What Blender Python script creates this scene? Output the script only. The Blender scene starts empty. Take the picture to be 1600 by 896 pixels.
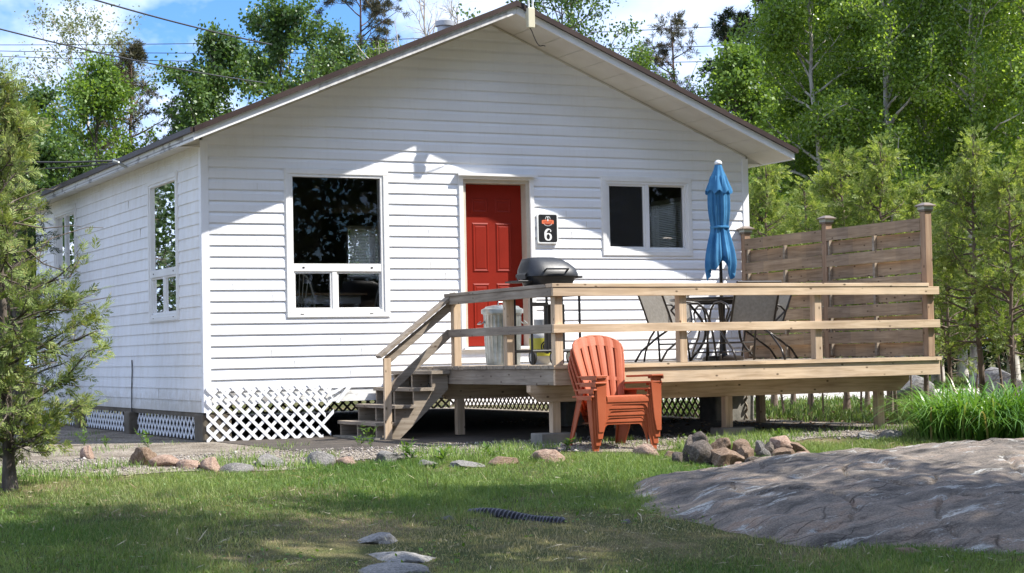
import bpy, math, random
import numpy as np
from mathutils import Vector, Matrix
S = bpy.context.scene
COL = S.collection
R = math.radians

# ------------------------------------------------------------------ camera
CAM = np.array([-5.862, -19.9525, 0.9884])
YAW, PIT, ROL, FPX = R(25.985), R(2.1697), R(-1.1678), 2846.0
FW = np.array([math.sin(YAW)*math.cos(PIT), math.cos(YAW)*math.cos(PIT), math.sin(PIT)])
RT = np.array([math.cos(YAW), -math.sin(YAW), 0.0])
UP = np.cross(RT, FW)
CR = RT*math.cos(ROL) + UP*math.sin(ROL)
CU = -RT*math.sin(ROL) + UP*math.cos(ROL)
cd = bpy.data.cameras.new('camera')
cam = bpy.data.objects.new('camera', cd); COL.objects.link(cam)
cam.matrix_world = Matrix([[CR[0], CU[0], -FW[0], CAM[0]], [CR[1], CU[1], -FW[1], CAM[1]],
                           [CR[2], CU[2], -FW[2], CAM[2]], [0, 0, 0, 1]])
cd.sensor_width = 36; cd.lens = FPX/1600*36; cd.clip_start = .2; cd.clip_end = 2000
S.camera = cam

# ------------------------------------------------------------------ light
SUN_EL, SUN_AZ = R(51.0), R(124.9)          # azimuth from +Y towards +X
SUND = Vector((math.sin(SUN_AZ)*math.cos(SUN_EL), math.cos(SUN_AZ)*math.cos(SUN_EL), math.sin(SUN_EL)))
w = bpy.data.worlds.new('World'); S.world = w; w.use_nodes = True
nt = w.node_tree; nt.nodes.clear()
def N(nt, t, **k):
    n = nt.nodes.new(t)
    for a, b in k.items():
        if a.startswith('i_'): n.inputs[a[2:].replace('_', ' ')].default_value = b
        else: setattr(n, a, b)
    return n
def ramp(nt, fac, stops, interp='LINEAR'):
    n = nt.nodes.new('ShaderNodeValToRGB'); n.color_ramp.interpolation = interp
    el = n.color_ramp.elements
    while len(el) > 1: el.remove(el[-1])
    for i, (p, c) in enumerate(stops):
        e = el[0] if i == 0 else el.new(p)
        e.position = p; e.color = (c[0], c[1], c[2], 1) if len(c) == 3 else c
    nt.links.new(fac, n.inputs[0]); return n
sky = N(nt, 'ShaderNodeTexSky', sky_type='NISHITA', sun_disc=False, sun_elevation=SUN_EL, sun_rotation=SUN_AZ, altitude=300)
sky.air_density = 1.0; sky.dust_density = .6; sky.ozone_density = 1.6
tc = N(nt, 'ShaderNodeTexCoord'); mp = N(nt, 'ShaderNodeMapping'); mp.inputs['Scale'].default_value = (1, 1, 1.5)
mp.inputs['Location'].default_value = (.35, 1.1, .2)
nt.links.new(tc.outputs['Generated'], mp.inputs[0])
cn = N(nt, 'ShaderNodeTexNoise'); cn.inputs['Scale'].default_value = 7.5; cn.inputs['Detail'].default_value = 6; cn.inputs['Roughness'].default_value = .52
nt.links.new(mp.outputs[0], cn.inputs['Vector'])
cr_ = ramp(nt, cn.outputs[0], [(.37, (0, 0, 0)), (.47, (.8, .8, .8)), (.58, (1, 1, 1))])
cn2 = N(nt, 'ShaderNodeTexNoise'); cn2.inputs['Scale'].default_value = 11; cn2.inputs['Detail'].default_value = 5
nt.links.new(mp.outputs[0], cn2.inputs['Vector'])
cc = ramp(nt, cn2.outputs[0], [(.36, (4.2, 5.6, 9.2)), (.60, (8.0, 9.0, 11.2))])
mx = N(nt, 'ShaderNodeMix', data_type='RGBA')
nt.links.new(cr_.outputs[0], mx.inputs[0]); skt = N(nt, 'ShaderNodeMix', data_type='RGBA', blend_type='MULTIPLY'); skt.inputs[0].default_value = 1; skt.inputs[7].default_value = (.60, .95, 1.42, 1)
nt.links.new(sky.outputs[0], skt.inputs[6]); nt.links.new(skt.outputs[2], mx.inputs[6]); nt.links.new(cc.outputs[0], mx.inputs[7])
bg = N(nt, 'ShaderNodeBackground'); bg.inputs[1].default_value = .084
wo = N(nt, 'ShaderNodeOutputWorld')
nt.links.new(mx.outputs[2], bg.inputs[0]); nt.links.new(bg.outputs[0], wo.inputs[0])
sl = bpy.data.lights.new('sun', 'SUN'); sl.energy = 5.0; sl.angle = R(.55); sl.color = (1, .955, .88)
so = bpy.data.objects.new('sun', sl); COL.objects.link(so); so.location = (20, -20, 40)
so.rotation_euler = SUND.to_track_quat('Z', 'Y').to_euler()
S.view_settings.view_transform = 'Standard'; S.view_settings.look = 'None'
S.view_settings.exposure = .93; S.view_settings.gamma = 1
S.render.engine = 'CYCLES'; S.cycles.max_bounces = 6; S.cycles.transparent_max_bounces = 12
S.cycles.use_denoising = True

# ------------------------------------------------------------------ materials
def mat(name, base, rough=.6, build=None, spec=.5, metal=0):
    m = bpy.data.materials.new(name); m.use_nodes = True; t = m.node_tree
    b = t.nodes['Principled BSDF']
    b.inputs['Base Color'].default_value = (*base, 1); b.inputs['Roughness'].default_value = rough
    b.inputs['Specular IOR Level'].default_value = spec; b.inputs['Metallic'].default_value = metal
    if build: build(t, b)
    return m
def noise(t, scale, detail=4, rough=.55, stretch=None, coord='Object', dist=0):
    tc = t.nodes.new('ShaderNodeTexCoord'); n = t.nodes.new('ShaderNodeTexNoise')
    n.inputs['Scale'].default_value = scale; n.inputs['Detail'].default_value = detail; n.inputs['Roughness'].default_value = rough
    n.inputs['Distortion'].default_value = dist
    if stretch:
        mp = t.nodes.new('ShaderNodeMapping'); mp.inputs['Scale'].default_value = stretch
        t.links.new(tc.outputs[coord], mp.inputs[0]); t.links.new(mp.outputs[0], n.inputs[0])
    else: t.links.new(tc.outputs[coord], n.inputs[0])
    return n.outputs[0]
def mixc(t, fac, a, b, mode='MIX'):
    m = t.nodes.new('ShaderNodeMix'); m.data_type = 'RGBA'; m.blend_type = mode
    for v, i in ((fac, 0), (a, 6), (b, 7)):
        if isinstance(v, bpy.types.NodeSocket): t.links.new(v, m.inputs[i])
        else: m.inputs[i].default_value = v if i == 0 else (*v, 1)
    return m.outputs[2]
def bump(t, b, h, s=.3, d=.01):
    n = t.nodes.new('ShaderNodeBump'); n.inputs['Strength'].default_value = s; n.inputs['Distance'].default_value = d
    t.links.new(h, n.inputs['Height']); t.links.new(n.outputs[0], b.inputs['Normal'])
def mottled(name, c1, c2, scale=6, rough=.6, lo=.35, hi=.65, bs=.15, stretch=None, detail=5, spec=.5, metal=0, bscale=None, bd=.01):
    def f(t, b):
        n = noise(t, scale, detail, stretch=stretch)
        r = ramp(t, n, [(lo, c1), (hi, c2)]); t.links.new(r.outputs[0], b.inputs['Base Color'])
        if bs: bump(t, b, noise(t, bscale or scale*4, 5, stretch=stretch), bs, bd)
    return mat(name, c1, rough, f, spec, metal)
def wood(name, axis, c1, c2, c3, knots=True, rough=.75):
    st = [14, 14, 14]; st[axis] = .9
    def f(t, b):
        n = noise(t, 2.2, 5, .6, stretch=tuple(st), dist=.6)
        r = ramp(t, n, [(.3, c1), (.55, c2), (.75, c3)])
        g = t.nodes.new('ShaderNodeNewGeometry')
        rr = ramp(t, g.outputs['Random Per Island'], [(0, (.80, .80, .82)), (1, (1.12, 1.08, 1.0))])
        c = mixc(t, 1.0, r.outputs[0], rr.outputs[0], 'MULTIPLY')
        big = noise(t, 1.6, 3); rb = ramp(t, big, [(.35, (.72, .72, .74)), (.6, (1, 1, 1))])
        c = mixc(t, .8, c, rb.outputs[0], 'MULTIPLY')
        if knots:
            tc = t.nodes.new('ShaderNodeTexCoord'); mp = t.nodes.new('ShaderNodeMapping')
            s = [11, 11, 11]; s[axis] = 6.5; mp.inputs['Scale'].default_value = s
            v = t.nodes.new('ShaderNodeTexVoronoi'); v.inputs['Scale'].default_value = 1
            t.links.new(tc.outputs['Object'], mp.inputs[0]); t.links.new(mp.outputs[0], v.inputs[0])
            k = ramp(t, v.outputs['Distance'], [(.06, (.9, .9, .9)), (.15, (0, 0, 0))])
            c = mixc(t, k.outputs[0], c, (.07, .04, .022))
        t.links.new(c, b.inputs['Base Color']); bump(t, b, n, .35, .004)
    return mat(name, c2, rough, f, .25)
DW = ((.50, .36, .23), (.72, .55, .38), (.80, .64, .46))
wood_x = wood('deck_wood_x', 0, *DW); wood_y = wood('deck_wood_y', 1, *DW); wood_z = wood('deck_wood_z', 2, *DW)
GW = ((.24, .195, .15), (.37, .315, .25), (.46, .40, .33))  # greyer copy of deck wood; its tone also paints shade on left-facing parts
grey_x = wood('weathered_shaded_wood_x', 0, *GW); grey_y = wood('weathered_shaded_wood_y', 1, *GW)
FWD = ((.27, .19, .12), (.42, .31, .21), (.52, .40, .28))
fence_y = wood('fence_wood_y', 1, *FWD); fence_z = wood('fence_wood_z', 2, (.30, .19, .12), (.43, .29, .19), (.52, .37, .25))
def _vinyl(t, b):
    n = noise(t, .9, 4, stretch=(1, 1, .5)); r = ramp(t, n, [(.3, (.78, .79, .815)), (.62, (.84, .85, .875))])
    d = noise(t, 9, 5, stretch=(2.5, 2.5, .25)); rd = ramp(t, d, [(.34, (.90, .88, .84)), (.48, (1, 1, 1))])
    c = mixc(t, .22, r.outputs[0], rd.outputs[0], 'MULTIPLY')
    t.links.new(c, b.inputs['Base Color']); bump(t, b, noise(t, 1.1, 2, stretch=(1, 1, 2.5)), .12, .02)
vinyl = mat('white_vinyl', (.82, .81, .8), .38, _vinyl, .4)
def _old(t, b):
    n = noise(t, 1.1, 4, stretch=(1, 1, .6)); r = ramp(t, n, [(.3, (.75, .755, .76)), (.65, (.83, .835, .84))])
    tc = t.nodes.new('ShaderNodeTexCoord'); sp = t.nodes.new('ShaderNodeSeparateXYZ'); t.links.new(tc.outputs['Object'], sp.inputs[0])
    d = noise(t, 6, 5, stretch=(2, 1.5, .5)); rd = ramp(t, d, [(.38, (.72, .66, .55)), (.56, (1, 1, 1))])
    c = mixc(t, .2, r.outputs[0], rd.outputs[0], 'MULTIPLY')
    sx_ = noise(t, 7, 6, .7); mth = t.nodes.new('ShaderNodeMath'); mth.operation = 'MULTIPLY_ADD'; mth.inputs[1].default_value = .5; t.links.new(sx_, mth.inputs[0])
    gm = t.nodes.new('ShaderNodeMapRange'); gm.inputs[1].default_value = .33; gm.inputs[2].default_value = .95; gm.inputs[3].default_value = 0; gm.inputs[4].default_value = .55; t.links.new(sp.outputs[2], gm.inputs[0]); t.links.new(gm.outputs[0], mth.inputs[2])
    rz_ = ramp(t, mth.outputs[0], [(.28, (.62, .57, .48)), (.48, (1, 1, 1))]); c = mixc(t, .7, c, rz_.outputs[0], 'MULTIPLY')
    t.links.new(c, b.inputs['Base Color']); bump(t, b, noise(t, 2.5, 3), .3, .02)
oldpaint = mat('old_white_paint', (.8, .79, .76), .6, _old, .3)
peel = mottled('peeling_white_paint', (.32, .31, .30), (.72, .72, .70), 5, .6, .36, .46, .3, stretch=(1, 1, 2.5), detail=7)
soffit_m = mottled('soffit_cream', (.52, .49, .43), (.68, .66, .60), 1.6, .6, .3, .7, 0)
trim_m = mottled('trim_white', (.74, .73, .71), (.82, .815, .80), 3, .4, .3, .6, 0)
jamb_m = mottled('jamb_beige', (.48, .42, .33), (.60, .54, .44), 4, .5, .3, .7, 0)
roof_m = mottled('brown_metal', (.030, .017, .015), (.055, .035, .030), 2.5, .45, .3, .7, .05, spec=.5)
red_m = mottled('red_door_paint', (.20, .012, .004), (.235, .015, .006), 3, .55, .3, .7, .02, spec=.18)
black_m = mottled('black_paint', (.012, .012, .013), (.022, .022, .024), 14, .35, .3, .7, 0)
lid_m = mottled('grill_lid_black', (.014, .015, .017), (.030, .032, .036), 9, .42, .3, .7, .1)
tube_m = mottled('dark_bronze_tube', (.018, .014, .012), (.03, .024, .02), 10, .3, .3, .7, 0)
dark_m = mat('dark_rubber', (.015, .015, .015), .8)
galv = mottled('galvanised_steel', (.26, .29, .28), (.50, .53, .52), 9, .38, .3, .7, .05, metal=.75, detail=3)
tankgrey = mottled('tank_grey', (.42, .43, .42), (.55, .56, .55), 6, .5, .3, .7, 0)
yellow = mottled('yellow_label', (.55, .52, .05), (.66, .62, .08), 5, .5, .3, .7, 0)
whitep = mottled('white_plastic', (.72, .73, .72), (.80, .81, .80), 5, .4, .3, .7, 0)
cream = mottled('cream_plastic', (.58, .54, .38), (.66, .62, .47), 5, .5, .3, .7, 0)
orange_p = mottled('terracotta_plastic', (.38, .080, .028), (.47, .12, .05), 3, .5, .3, .7, .08, spec=.4, bscale=60)
ribbon = mottled('orange_ribbon_paint', (.62, .13, .05), (.72, .18, .08), 12, .5, .3, .7, 0)
conc = mottled('weathered_concrete', (.14, .135, .115), (.30, .28, .24), 6, .9, .3, .7, .5, detail=8)
conc_d = mottled('dark_concrete', (.085, .07, .052), (.16, .135, .10), 5, .9, .3, .7, .5, detail=8)
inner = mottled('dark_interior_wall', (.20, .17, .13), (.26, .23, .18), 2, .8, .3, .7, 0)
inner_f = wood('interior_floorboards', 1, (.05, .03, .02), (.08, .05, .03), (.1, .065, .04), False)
furn = mottled('white_furniture_paint', (.62, .61, .58), (.70, .69, .66), 5, .4, .3, .7, 0)
furn_top = mottled('tan_table_top', (.36, .22, .12), (.42, .28, .16), 5, .4, .3, .7, 0)

wire_m = mat('wire_dark', (.03, .03, .032), .6)
solar = mottled('cap_copper_brown', (.16, .12, .09), (.26, .2, .15), 9, .4, .3, .7, 0, metal=.3)
capglass = mottled('cap_lens', (.38, .40, .33), (.5, .52, .44), 9, .2, .3, .7, 0)
def fabric(name, c1, c2, tl=.3, scale=4, bs=.3):
    def f(t, b):
        n = noise(t, scale, 4); r = ramp(t, n, [(.35, c1), (.65, c2)]); t.links.new(r.outputs[0], b.inputs['Base Color']); b.inputs['Specular IOR Level'].default_value = .08
        bump(t, b, noise(t, 45, 3), bs, .003)
        tr = t.nodes.new('ShaderNodeBsdfTranslucent'); t.links.new(r.outputs[0], tr.inputs[0])
        m = t.nodes.new('ShaderNodeMixShader'); m.inputs[0].default_value = tl
        t.links.new(b.outputs[0], m.inputs[1]); t.links.new(tr.outputs[0], m.inputs[2])
        t.links.new(m.outputs[0], t.nodes['Material Output'].inputs[0])
    return mat(name, c1, .85, f, .2)
blue_f = fabric('blue_canopy_cloth', (.055, .20, .40), (.10, .30, .52), .28, 5)
sling_m = fabric('taupe_sling_mesh', (.27, .25, .22), (.33, .31, .275), .35, 30)
curtain_m = fabric('pale_curtain', (.42, .42, .40), (.62, .62, .60), .3, 14)
brown_c = fabric('brown_curtain', (.16, .09, .05), (.25, .15, .09), .3, 8)
blind_m = fabric('blind_white', (.72, .72, .70), (.78, .78, .76), .6, 5, 0)
def glass(name, tint=.75, refl=1.0):
    m = bpy.data.materials.new(name); m.use_nodes = True; t = m.node_tree; t.nodes.clear()
    o = t.nodes.new('ShaderNodeOutputMaterial'); g = t.nodes.new('ShaderNodeBsdfGlossy'); g.inputs['Roughness'].default_value = .01
    n = noise(t, 1.3, 2); bp = t.nodes.new('ShaderNodeBump'); bp.inputs['Strength'].default_value = .02; bp.inputs['Distance'].default_value = .01
    t.links.new(n, bp.inputs['Height']); t.links.new(bp.outputs[0], g.inputs['Normal'])
    g.inputs[0].default_value = (refl, refl, refl, 1)
    tr = t.nodes.new('ShaderNodeBsdfTransparent'); tr.inputs[0].default_value = (tint, tint, tint*.98, 1)
    fr = t.nodes.new('ShaderNodeFresnel'); fr.inputs[0].default_value = 1.5
    mx = t.nodes.new('ShaderNodeMixShader')
    t.links.new(fr.outputs[0], mx.inputs[0]); t.links.new(tr.outputs[0], mx.inputs[1]); t.links.new(g.outputs[0], mx.inputs[2])
    t.links.new(mx.outputs[0], o.inputs[0]); return m
glass_m = glass('window_glass', .92)
def _screen():
    m = bpy.data.materials.new('insect_screen'); m.use_nodes = True; t = m.node_tree
    b = t.nodes['Principled BSDF']; b.inputs['Base Color'].default_value = (.015, .015, .015, 1); b.inputs['Roughness'].default_value = .8
    tr = t.nodes.new('ShaderNodeBsdfTransparent'); mx = t.nodes.new('ShaderNodeMixShader')
    n = noise(t, 900, 0); r = ramp(t, n, [(.47, (.55, .55, .55)), (.53, (.7, .7, .7))])
    t.links.new(r.outputs[0], mx.inputs[0]); t.links.new(tr.outputs[0], mx.inputs[1]); t.links.new(b.outputs[0], mx.inputs[2])
    t.links.new(mx.outputs[0], t.nodes['Material Output'].inputs[0]); return m
screen_m = _screen()
def leafmat(name, stops, tl=.35, rough=.5, spec=.35, trc=None):
    """stops: colours picked per leaf island"""
    def f(t, b):
        g = t.nodes.new('ShaderNodeNewGeometry')
        r = ramp(t, g.outputs['Random Per Island'], stops)
        n = noise(t, .9, 3); rn = ramp(t, n, [(.35, (.72, .78, .7)), (.65, (1.15, 1.1, 1.05))])
        c = mixc(t, 1.0, r.outputs[0], rn.outputs[0], 'MULTIPLY')
        t.links.new(c, b.inputs['Base Color'])
        tr = t.nodes.new('ShaderNodeBsdfTranslucent')
        c2 = mixc(t, 1.0, c, trc or (1.25, 1.2, .55), 'MULTIPLY'); t.links.new(c2, tr.inputs[0])
        m = t.nodes.new('ShaderNodeMixShader'); m.inputs[0].default_value = tl
        t.links.new(b.outputs[0], m.inputs[1]); t.links.new(tr.outputs[0], m.inputs[2])
        t.links.new(m.outputs[0], t.nodes['Material Output'].inputs[0])
    return mat(name, stops[0][1], rough, f, spec)
L_birch = leafmat('birch_leaf', [(0, (.13, .23, .035)), (.6, (.23, .35, .06)), (1, (.33, .45, .11))], .55, .3, .7)
L_bright = leafmat('bright_maple_leaf', [(0, (.09, .17, .03)), (.6, (.15, .25, .045)), (1, (.21, .31, .07))], .42, .5, .35)
L_pale = leafmat('pale_aspen_leaf', [(0, (.15, .19, .09)), (.6, (.23, .27, .15)), (1, (.32, .34, .22))], .35, .5, .35)
L_mid = leafmat('poplar_leaf', [(0, (.06, .12, .03)), (.6, (.10, .175, .05)), (1, (.15, .23, .08))], .38, .4, .45)
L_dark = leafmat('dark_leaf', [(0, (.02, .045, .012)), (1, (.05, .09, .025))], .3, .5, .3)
L_cedar = leafmat('cedar_spray', [(0, (.13, .20, .045)), (.55, (.23, .31, .085)), (1, (.38, .43, .16))], .5, .5, .3, (1.2, 1.15, .6))
L_cedar2 = leafmat('green_cedar_spray', [(0, (.13, .18, .055)), (.55, (.24, .31, .095)), (.92, (.36, .42, .15)), (1, (.42, .34, .16))], .3, .55, .25, (1.2, 1.15, .6))
L_pine = leafmat('pine_needle', [(0, (.06, .065, .038)), (.6, (.11, .105, .065)), (1, (.18, .15, .10))], .15, .5, .3)
L_spruce = leafmat('spruce_needle', [(0, (.02, .035, .018)), (1, (.05, .07, .03))], .1, .6, .2)
L_lily = leafmat('daylily_blade', [(0, (.06, .15, .025)), (.5, (.11, .24, .04)), (.96, (.18, .33, .08)), (1, (.35, .30, .14))], .35, .35, .5)
L_weed = leafmat('weed_leaf', [(0, (.08, .16, .03)), (1, (.16, .27, .06))], .4, .5, .3)
def _bark(name, c1, c2, c3=None, sc=7):
    def f(t, b):
        n = noise(t, sc, 6, .6, stretch=(1, 1, .35)); r = ramp(t, n, [(.3, c1), (.5, c2), (.7, c3 or c2)])
        t.links.new(r.outputs[0], b.inputs['Base Color']); bump(t, b, n, .6, .02)
    return mat(name, c1, .9, f, .2)
B_grey = _bark('grey_bark', (.05, .04, .034), (.13, .11, .09), (.22, .19, .16), 9)
B_birch = _bark('birch_bark', (.16, .13, .11), (.48, .44, .39), (.62, .58, .52), 5)
B_pine = _bark('pine_bark', (.06, .04, .032), (.14, .09, .07))
B_twig = _bark('dead_twig', (.07, .052, .042), (.17, .13, .105))
B_dark = _bark('dark_cedar_bark', (.045, .036, .03), (.11, .09, .075), (.2, .17, .15), 11)

# ------------------------------------------------------------------ mesh helpers
LOC = {}
def rootloc(p): return LOC.get(p.name, np.zeros(3)) if p is not None else np.zeros(3)
def link(name, me, m, parent=None, smooth=False, sharp=None):
    o = bpy.data.objects.new(name, me); COL.objects.link(o)
    if m: me.materials.append(m)
    if smooth:
        me.polygons.foreach_set('use_smooth', [True]*len(me.polygons))
        if sharp is not None:
            try: me.set_sharp_from_angle(angle=R(sharp))
            except Exception: pass
    if parent is not None: o.parent = parent; LOC[o.name] = rootloc(parent)
    return o
def empty(name, loc=(0, 0, 0)):
    o = bpy.data.objects.new(name, None); COL.objects.link(o); o.location = loc; o.empty_display_size = .1
    LOC[o.name] = np.array(loc, float); return o
def tag(o, label=None, cat=None, group=None, kind=None):
    if label: o['label'] = label
    if cat: o['category'] = cat
    if group: o['group'] = group
    if kind: o['kind'] = kind
    return o
def thing(name, label, cat, loc=(0, 0, 0), group=None):
    return tag(empty(name, loc), label, cat, group)
def copy_tree(o, parent=None):
    c = o.copy(); COL.objects.link(c); c.parent = parent
    for ch in list(o.children): copy_tree(ch, c)
    return c
class MB:
    def __init__(s): s.v = []; s.f = []
    def add(s, vs, fs):
        k = len(s.v); s.v += [tuple(map(float, p)) for p in vs]; s.f += [tuple(i+k for i in f) for f in fs]; return s
    def box(s, a, b):
        x0, y0, z0 = [min(i, j) for i, j in zip(a, b)]; x1, y1, z1 = [max(i, j) for i, j in zip(a, b)]
        return s.add([(x0, y0, z0), (x1, y0, z0), (x1, y1, z0), (x0, y1, z0), (x0, y0, z1), (x1, y0, z1), (x1, y1, z1), (x0, y1, z1)],
                     [(0, 3, 2, 1), (4, 5, 6, 7), (0, 1, 5, 4), (1, 2, 6, 5), (2, 3, 7, 6), (3, 0, 4, 7)])
    def beam(s, a, b, wd, ht, up=(0, 0, 1)):
        a, b = np.array(a, float), np.array(b, float); d = b-a; d /= np.linalg.norm(d)
        sd = np.cross(d, up); sd /= np.linalg.norm(sd); u = np.cross(sd, d)
        vs = [p+sd*i*wd/2+u*j*ht/2 for p in (a, b) for i, j in ((-1, -1), (1, -1), (1, 1), (-1, 1))]
        return s.add(vs, [(0, 3, 2, 1), (4, 5, 6, 7), (0, 1, 5, 4), (1, 2, 6, 5), (2, 3, 7, 6), (3, 0, 4, 7)])
    def prism(s, poly, ext):
        """poly: 3D points (planar), ext: extrusion vector"""
        n = len(poly); e = np.array(ext, float); P = [np.array(p, float) for p in poly]
        return s.add(P+[p+e for p in P], [tuple(range(n))[::-1], tuple(range(n, 2*n))]+[(i, (i+1) % n, (i+1) % n+n, i+n) for i in range(n)])
    def tube(s, pts, rad, n=8, caps=True):
        P = [np.array(p, float) for p in pts]; m = len(P)
        rad = [rad]*m if np.isscalar(rad) else rad
        vs = []; ref = None
        for i in range(m):
            d = P[min(i+1, m-1)]-P[max(i-1, 0)]; L = np.linalg.norm(d); d = d/L if L > 0 else np.array([0, 0, 1.])
            if ref is None: ref = np.array([0, 0, 1.]) if abs(d[2]) < .9 else np.array([1., 0, 0])
            u = ref-d*np.dot(ref, d); nu = np.linalg.norm(u)
            if nu < 1e-6: u = np.cross(d, [1, .3, .2]); nu = np.linalg.norm(u)
            u /= nu; v = np.cross(d, u); ref = u
            for k in range(n):
                a = 2*math.pi*k/n; vs.append(P[i]+(u*math.cos(a)+v*math.sin(a))*rad[i])
        fs = [(i*n+k, i*n+(k+1) % n, (i+1)*n+(k+1) % n, (i+1)*n+k) for i in range(m-1) for k in range(n)]
        if caps: fs += [tuple(range(n))[::-1], tuple((m-1)*n+k for k in range(n))]
        return s.add(vs, fs)
    def lathe(s, c, prof, n=32, caps=True, fr=None, ax=2):
        vs = []
        for (r, z) in prof:
            for k in range(n):
                a = 2*math.pi*k/n; rr = r*(fr(a, z) if fr else 1)
                p = [rr*math.cos(a), rr*math.sin(a), z]
                if ax == 0: p = [p[2], p[0], p[1]]
                if ax == 1: p = [p[0], p[2], p[1]]
                vs.append([c[j]+p[j] for j in range(3)])
        m = len(prof); fs = [(i*n+k, i*n+(k+1) % n, (i+1)*n+(k+1) % n, (i+1)*n+k) for i in range(m-1) for k in range(n)]
        if caps: fs += [tuple(range(n))[::-1], tuple((m-1)*n+k for k in range(n))]
        return s.add(vs, fs)
    def build(s, name, m, parent=None, smooth=False, sharp=None, bevel=0, world=True):
        me = bpy.data.meshes.new(name); off = rootloc(parent) if world else np.zeros(3)
        me.from_pydata([tuple(np.array(p)-off) for p in s.v], [], s.f); me.update()
        o = link(name, me, m, parent, smooth, sharp)
        if bevel:
            b = o.modifiers.new('bevel', 'BEVEL'); b.width = bevel; b.segments = 2; b.limit_method = 'ANGLE'
        return o
def npmesh(name, V, F, m, parent=None, smooth=False, off=True):
    V = np.asarray(V, dtype=np.float32).reshape(-1, 3); F = np.asarray(F, dtype=np.int32)
    if parent is not None and off: V = V-rootloc(parent).astype(np.float32)
    k = F.shape[1]; me = bpy.data.meshes.new(name)
    me.vertices.add(len(V)); me.vertices.foreach_set('co', V.ravel())
    me.loops.add(F.size); me.loops.foreach_set('vertex_index', F.ravel())
    me.polygons.add(len(F)); me.polygons.foreach_set('loop_start', np.arange(0, F.size, k, dtype=np.int32))
    me.update(calc_edges=True)
    o = link(name, me, m, parent)
    if smooth: me.polygons.foreach_set('use_smooth', np.ones(len(F), dtype=bool))
    return o
def sstep(t): t = np.clip(t, 0, 1); return t*t*(3-2*t)
def gz(x, y):
    """ground height: level round the cabin, falling gently towards the camera"""
    t = np.clip((-4.2-np.asarray(y, float))/8, 0, 1)
    return .08-.58*t + .018*np.sin(np.asarray(x)*1.7+1)*np.sin(np.asarray(y)*1.3)*sstep((-4.6-np.asarray(y))/1.5)
def G(px, py, z=0):
    """where the sight line of a photo pixel meets the ground"""
    d = FW+(px-800)/FPX*CR-(py-448)/FPX*CU; s = 6.0
    while s < 80:
        P = CAM+d*s
        if P[2] <= gz(P[0], P[1])+z: return P
        s += .01
    return P
def W(px, dist):
    a = YAW+math.atan((px-800)/FPX); return np.array([CAM[0]+dist*math.sin(a), CAM[1]+dist*math.cos(a)])
def ZH(px, py, dist):
    d = FW+(px-800)/FPX*CR-(py-448)/FPX*CU
    return CAM[2]+d[2]/math.hypot(d[0], d[1])*dist

# ------------------------------------------------------------------ ground
def sheet(name, x0, x1, y0, y1, m, nx, ny, dz=0, edge=None):
    xs = np.linspace(x0, x1, nx); ys = np.linspace(y0, y1, ny)
    X, Y = np.meshgrid(xs, ys)
    if edge is not None: X, Y = edge(X, Y)
    Z = gz(X, Y)+dz; V = np.stack([X, Y, Z], -1).reshape(-1, 3)
    i = np.arange(nx-1); j = np.arange(ny-1); I, J = np.meshgrid(i, j); a = (J*nx+I).ravel()
    o = npmesh(name, V, np.stack([a, a+1, a+nx+1, a+nx], -1), m, smooth=True); tag(o, kind='structure'); return o
def _soil(t, b):
    n = noise(t, 1.1, 6, .6, coord='Object'); r = ramp(t, n, [(.35, (.055, .075, .022)), (.5, (.095, .10, .038)), (.64, (.19, .155, .085))])
    f = noise(t, 60, 4); rf = ramp(t, f, [(.3, (.5, .5, .5)), (.7, (1.3, 1.3, 1.3))])
    c = mixc(t, 1, r.outputs[0], rf.outputs[0], 'MULTIPLY'); t.links.new(c, b.inputs['Base Color']); bump(t, b, f, .8, .03)
soil = mat('turf_soil', (.1, .1, .04), .95, _soil, .1)
def _gravel(t, b):
    tc = t.nodes.new('ShaderNodeTexCoord'); v = t.nodes.new('ShaderNodeTexVoronoi'); v.inputs['Scale'].default_value = 55
    t.links.new(tc.outputs['Object'], v.inputs[0])
    r = ramp(t, v.outputs['Color'], [(.1, (.15, .125, .10)), (.5, (.29, .25, .20)), (.9, (.42, .375, .315))])
    n = noise(t, 2, 4); rn = ramp(t, n, [(.35, (.6, .58, .55)), (.6, (1, 1, 1))])
    c = mixc(t, 1, r.outputs[0], rn.outputs[0], 'MULTIPLY'); t.links.new(c, b.inputs['Base Color']); bump(t, b, v.outputs['Distance'], .9, .02)
gravel = mat('grey_gravel', (.3, .28, .25), .95, _gravel, .15)
xs = np.concatenate([np.linspace(-600, -14, 10), np.linspace(-12, 24, 145), np.linspace(26, 600, 10)])
ys = np.concatenate([np.linspace(-200, -22, 6), np.linspace(-20, -3, 120), np.linspace(-1, 60, 20), np.linspace(80, 900, 8)])
X, Y = np.meshgrid(xs, ys); nx, ny = len(xs), len(ys)
a = (np.arange(ny-1)[:, None]*nx+np.arange(nx-1)[None]).ravel()
tag(npmesh('ground', np.stack([X, Y, gz(X, Y)], -1), np.stack([a, a+1, a+nx+1, a+nx], -1), soil, smooth=True), kind='structure')
def gedge(X, Y):
    t = (Y-Y.min())/(Y.max()-Y.min())
    return X, Y+(1-t)*(.22*np.sin(X*1.3)+.12*np.sin(X*3.7+1))
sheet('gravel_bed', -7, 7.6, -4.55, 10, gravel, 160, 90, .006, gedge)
sheet('underfloor_shade', .1, 7.2, -3.0, 9.0, mottled('painted_shade_brown', (.035, .028, .022), (.07, .055, .042), 5, .95, bs=.6), 60, 90, .011)  # dark sheet that paints the deep shade under cabin and deck
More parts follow.
